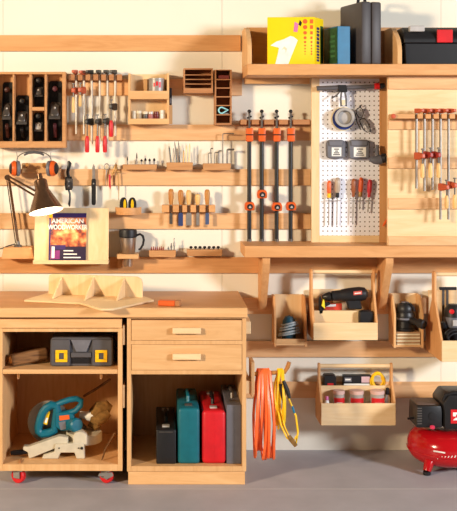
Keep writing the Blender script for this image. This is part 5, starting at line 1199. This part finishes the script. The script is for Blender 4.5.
MB(True).prism([(kx0+.012, zm0-.004), (kx0+.27, zm0-.004), (kx0+.27, zk1-.02), (kx0+.19, zk1), (kx0+.035, zk1), (kx0+.003, zk1-.045), (kx0+.012, zk1-.09)], 'y', -.135, .09, .010, None, 2).build('shroud', BLACK, s)
MB(True).tube([(kx0+.012, -.11, zk1-.035), (kx0+.02, -.115, zk1-.005), (kx0+.06, -.118, zk1+.008), (kx0+.24, -.118, zk1+.004)], .011, 10).build('carry_handle', BLACK, s)
b0, b1 = XX(450.8, .437)-ccx, XX(466, .437)-ccx; bz0, bz1 = ZZ(423.6, .437), ZZ(409.6, .437)
MB(True).box(b0, b1, -.138, -.1353, bz0, bz1, .001).build('red_badge', REDP, s)
m = MB(True); w_ = b1-b0; h_ = bz1-bz0
m.prism([(b0+w_*.14, bz0+h_*.52), (b0+w_*.34, bz0+h_*.52), (b0+w_*.34, bz0+h_*.66), (b0+w_*.6, bz0+h_*.66), (b0+w_*.6, bz0+h_*.80), (b0+w_*.14, bz0+h_*.80)], 'y', -.1388, -.1381)
m.prism([(b0+w_*.14, bz0+h_*.24), (b0+w_*.52, bz0+h_*.24), (b0+w_*.6, bz0+h_*.42), (b0+w_*.3, bz0+h_*.42)], 'y', -.1388, -.1381)
m.build('white_badge_mark', WHITE, s)
MB(True).tube([(mx0-.03, -.05, zm0+.03), (mx0+.004, -.05, zm0+.034)], .006, 8).build('drain_lever', INK, s)
MB(True).lathe([(.008, 0), (.013, .004), (.013, .012), (.0001, .016)], (XX(433.5, .46)-ccx, -.135, ZZ(428, .44)-.004), (0, -.4, 1), 12).build('pink_red_valve', solid('pinkish_red_knob', (220, 60, 90), .35), s)
# lettering strokes on the tank, wrapped on its curve
def on_tank(px, py):
    o = Vector((0, -6, CH)); dr = Vector(((px-155)/1080, 1, (140-py)/1080)); best = None
    lo, hi = 5.3, 5.9
    prev = None; t = lo
    while t < hi:
        p = o+dr*t; rr = math.hypot(p.x-ccx, p.y+cd); zz_ = (p.z-zc0)/hh
        if abs(zz_) < 1:
            a = math.asin(max(-1, min(1, math.copysign(abs(zz_)**(1/.9), zz_)))); lim = R0*(.45+.55*abs(math.cos(a))**.7)
            if rr <= lim: return p-Vector((ccx, -cd, 0))
        t += .0008
    return None
m = MB(True)
for (a, b), (c_, e_), r_ in [((433.6, 451.0), (445.2, 453.0), .004)]+[((437.5+3.4*k, 458.8-.25*k), (438.9+3.4*k, 456.8-.25*k), .0024) for k in range(6)]:
    n_ = 6; pts = []
    for k in range(n_):
        p = on_tank(a+(c_-a)*k/(n_-1), b+(e_-b)*k/(n_-1))
        if p: pts.append(p)
    if len(pts) > 1: m.tube(pts, r_, 6)
m.build('white_lettering', WHITE, s)
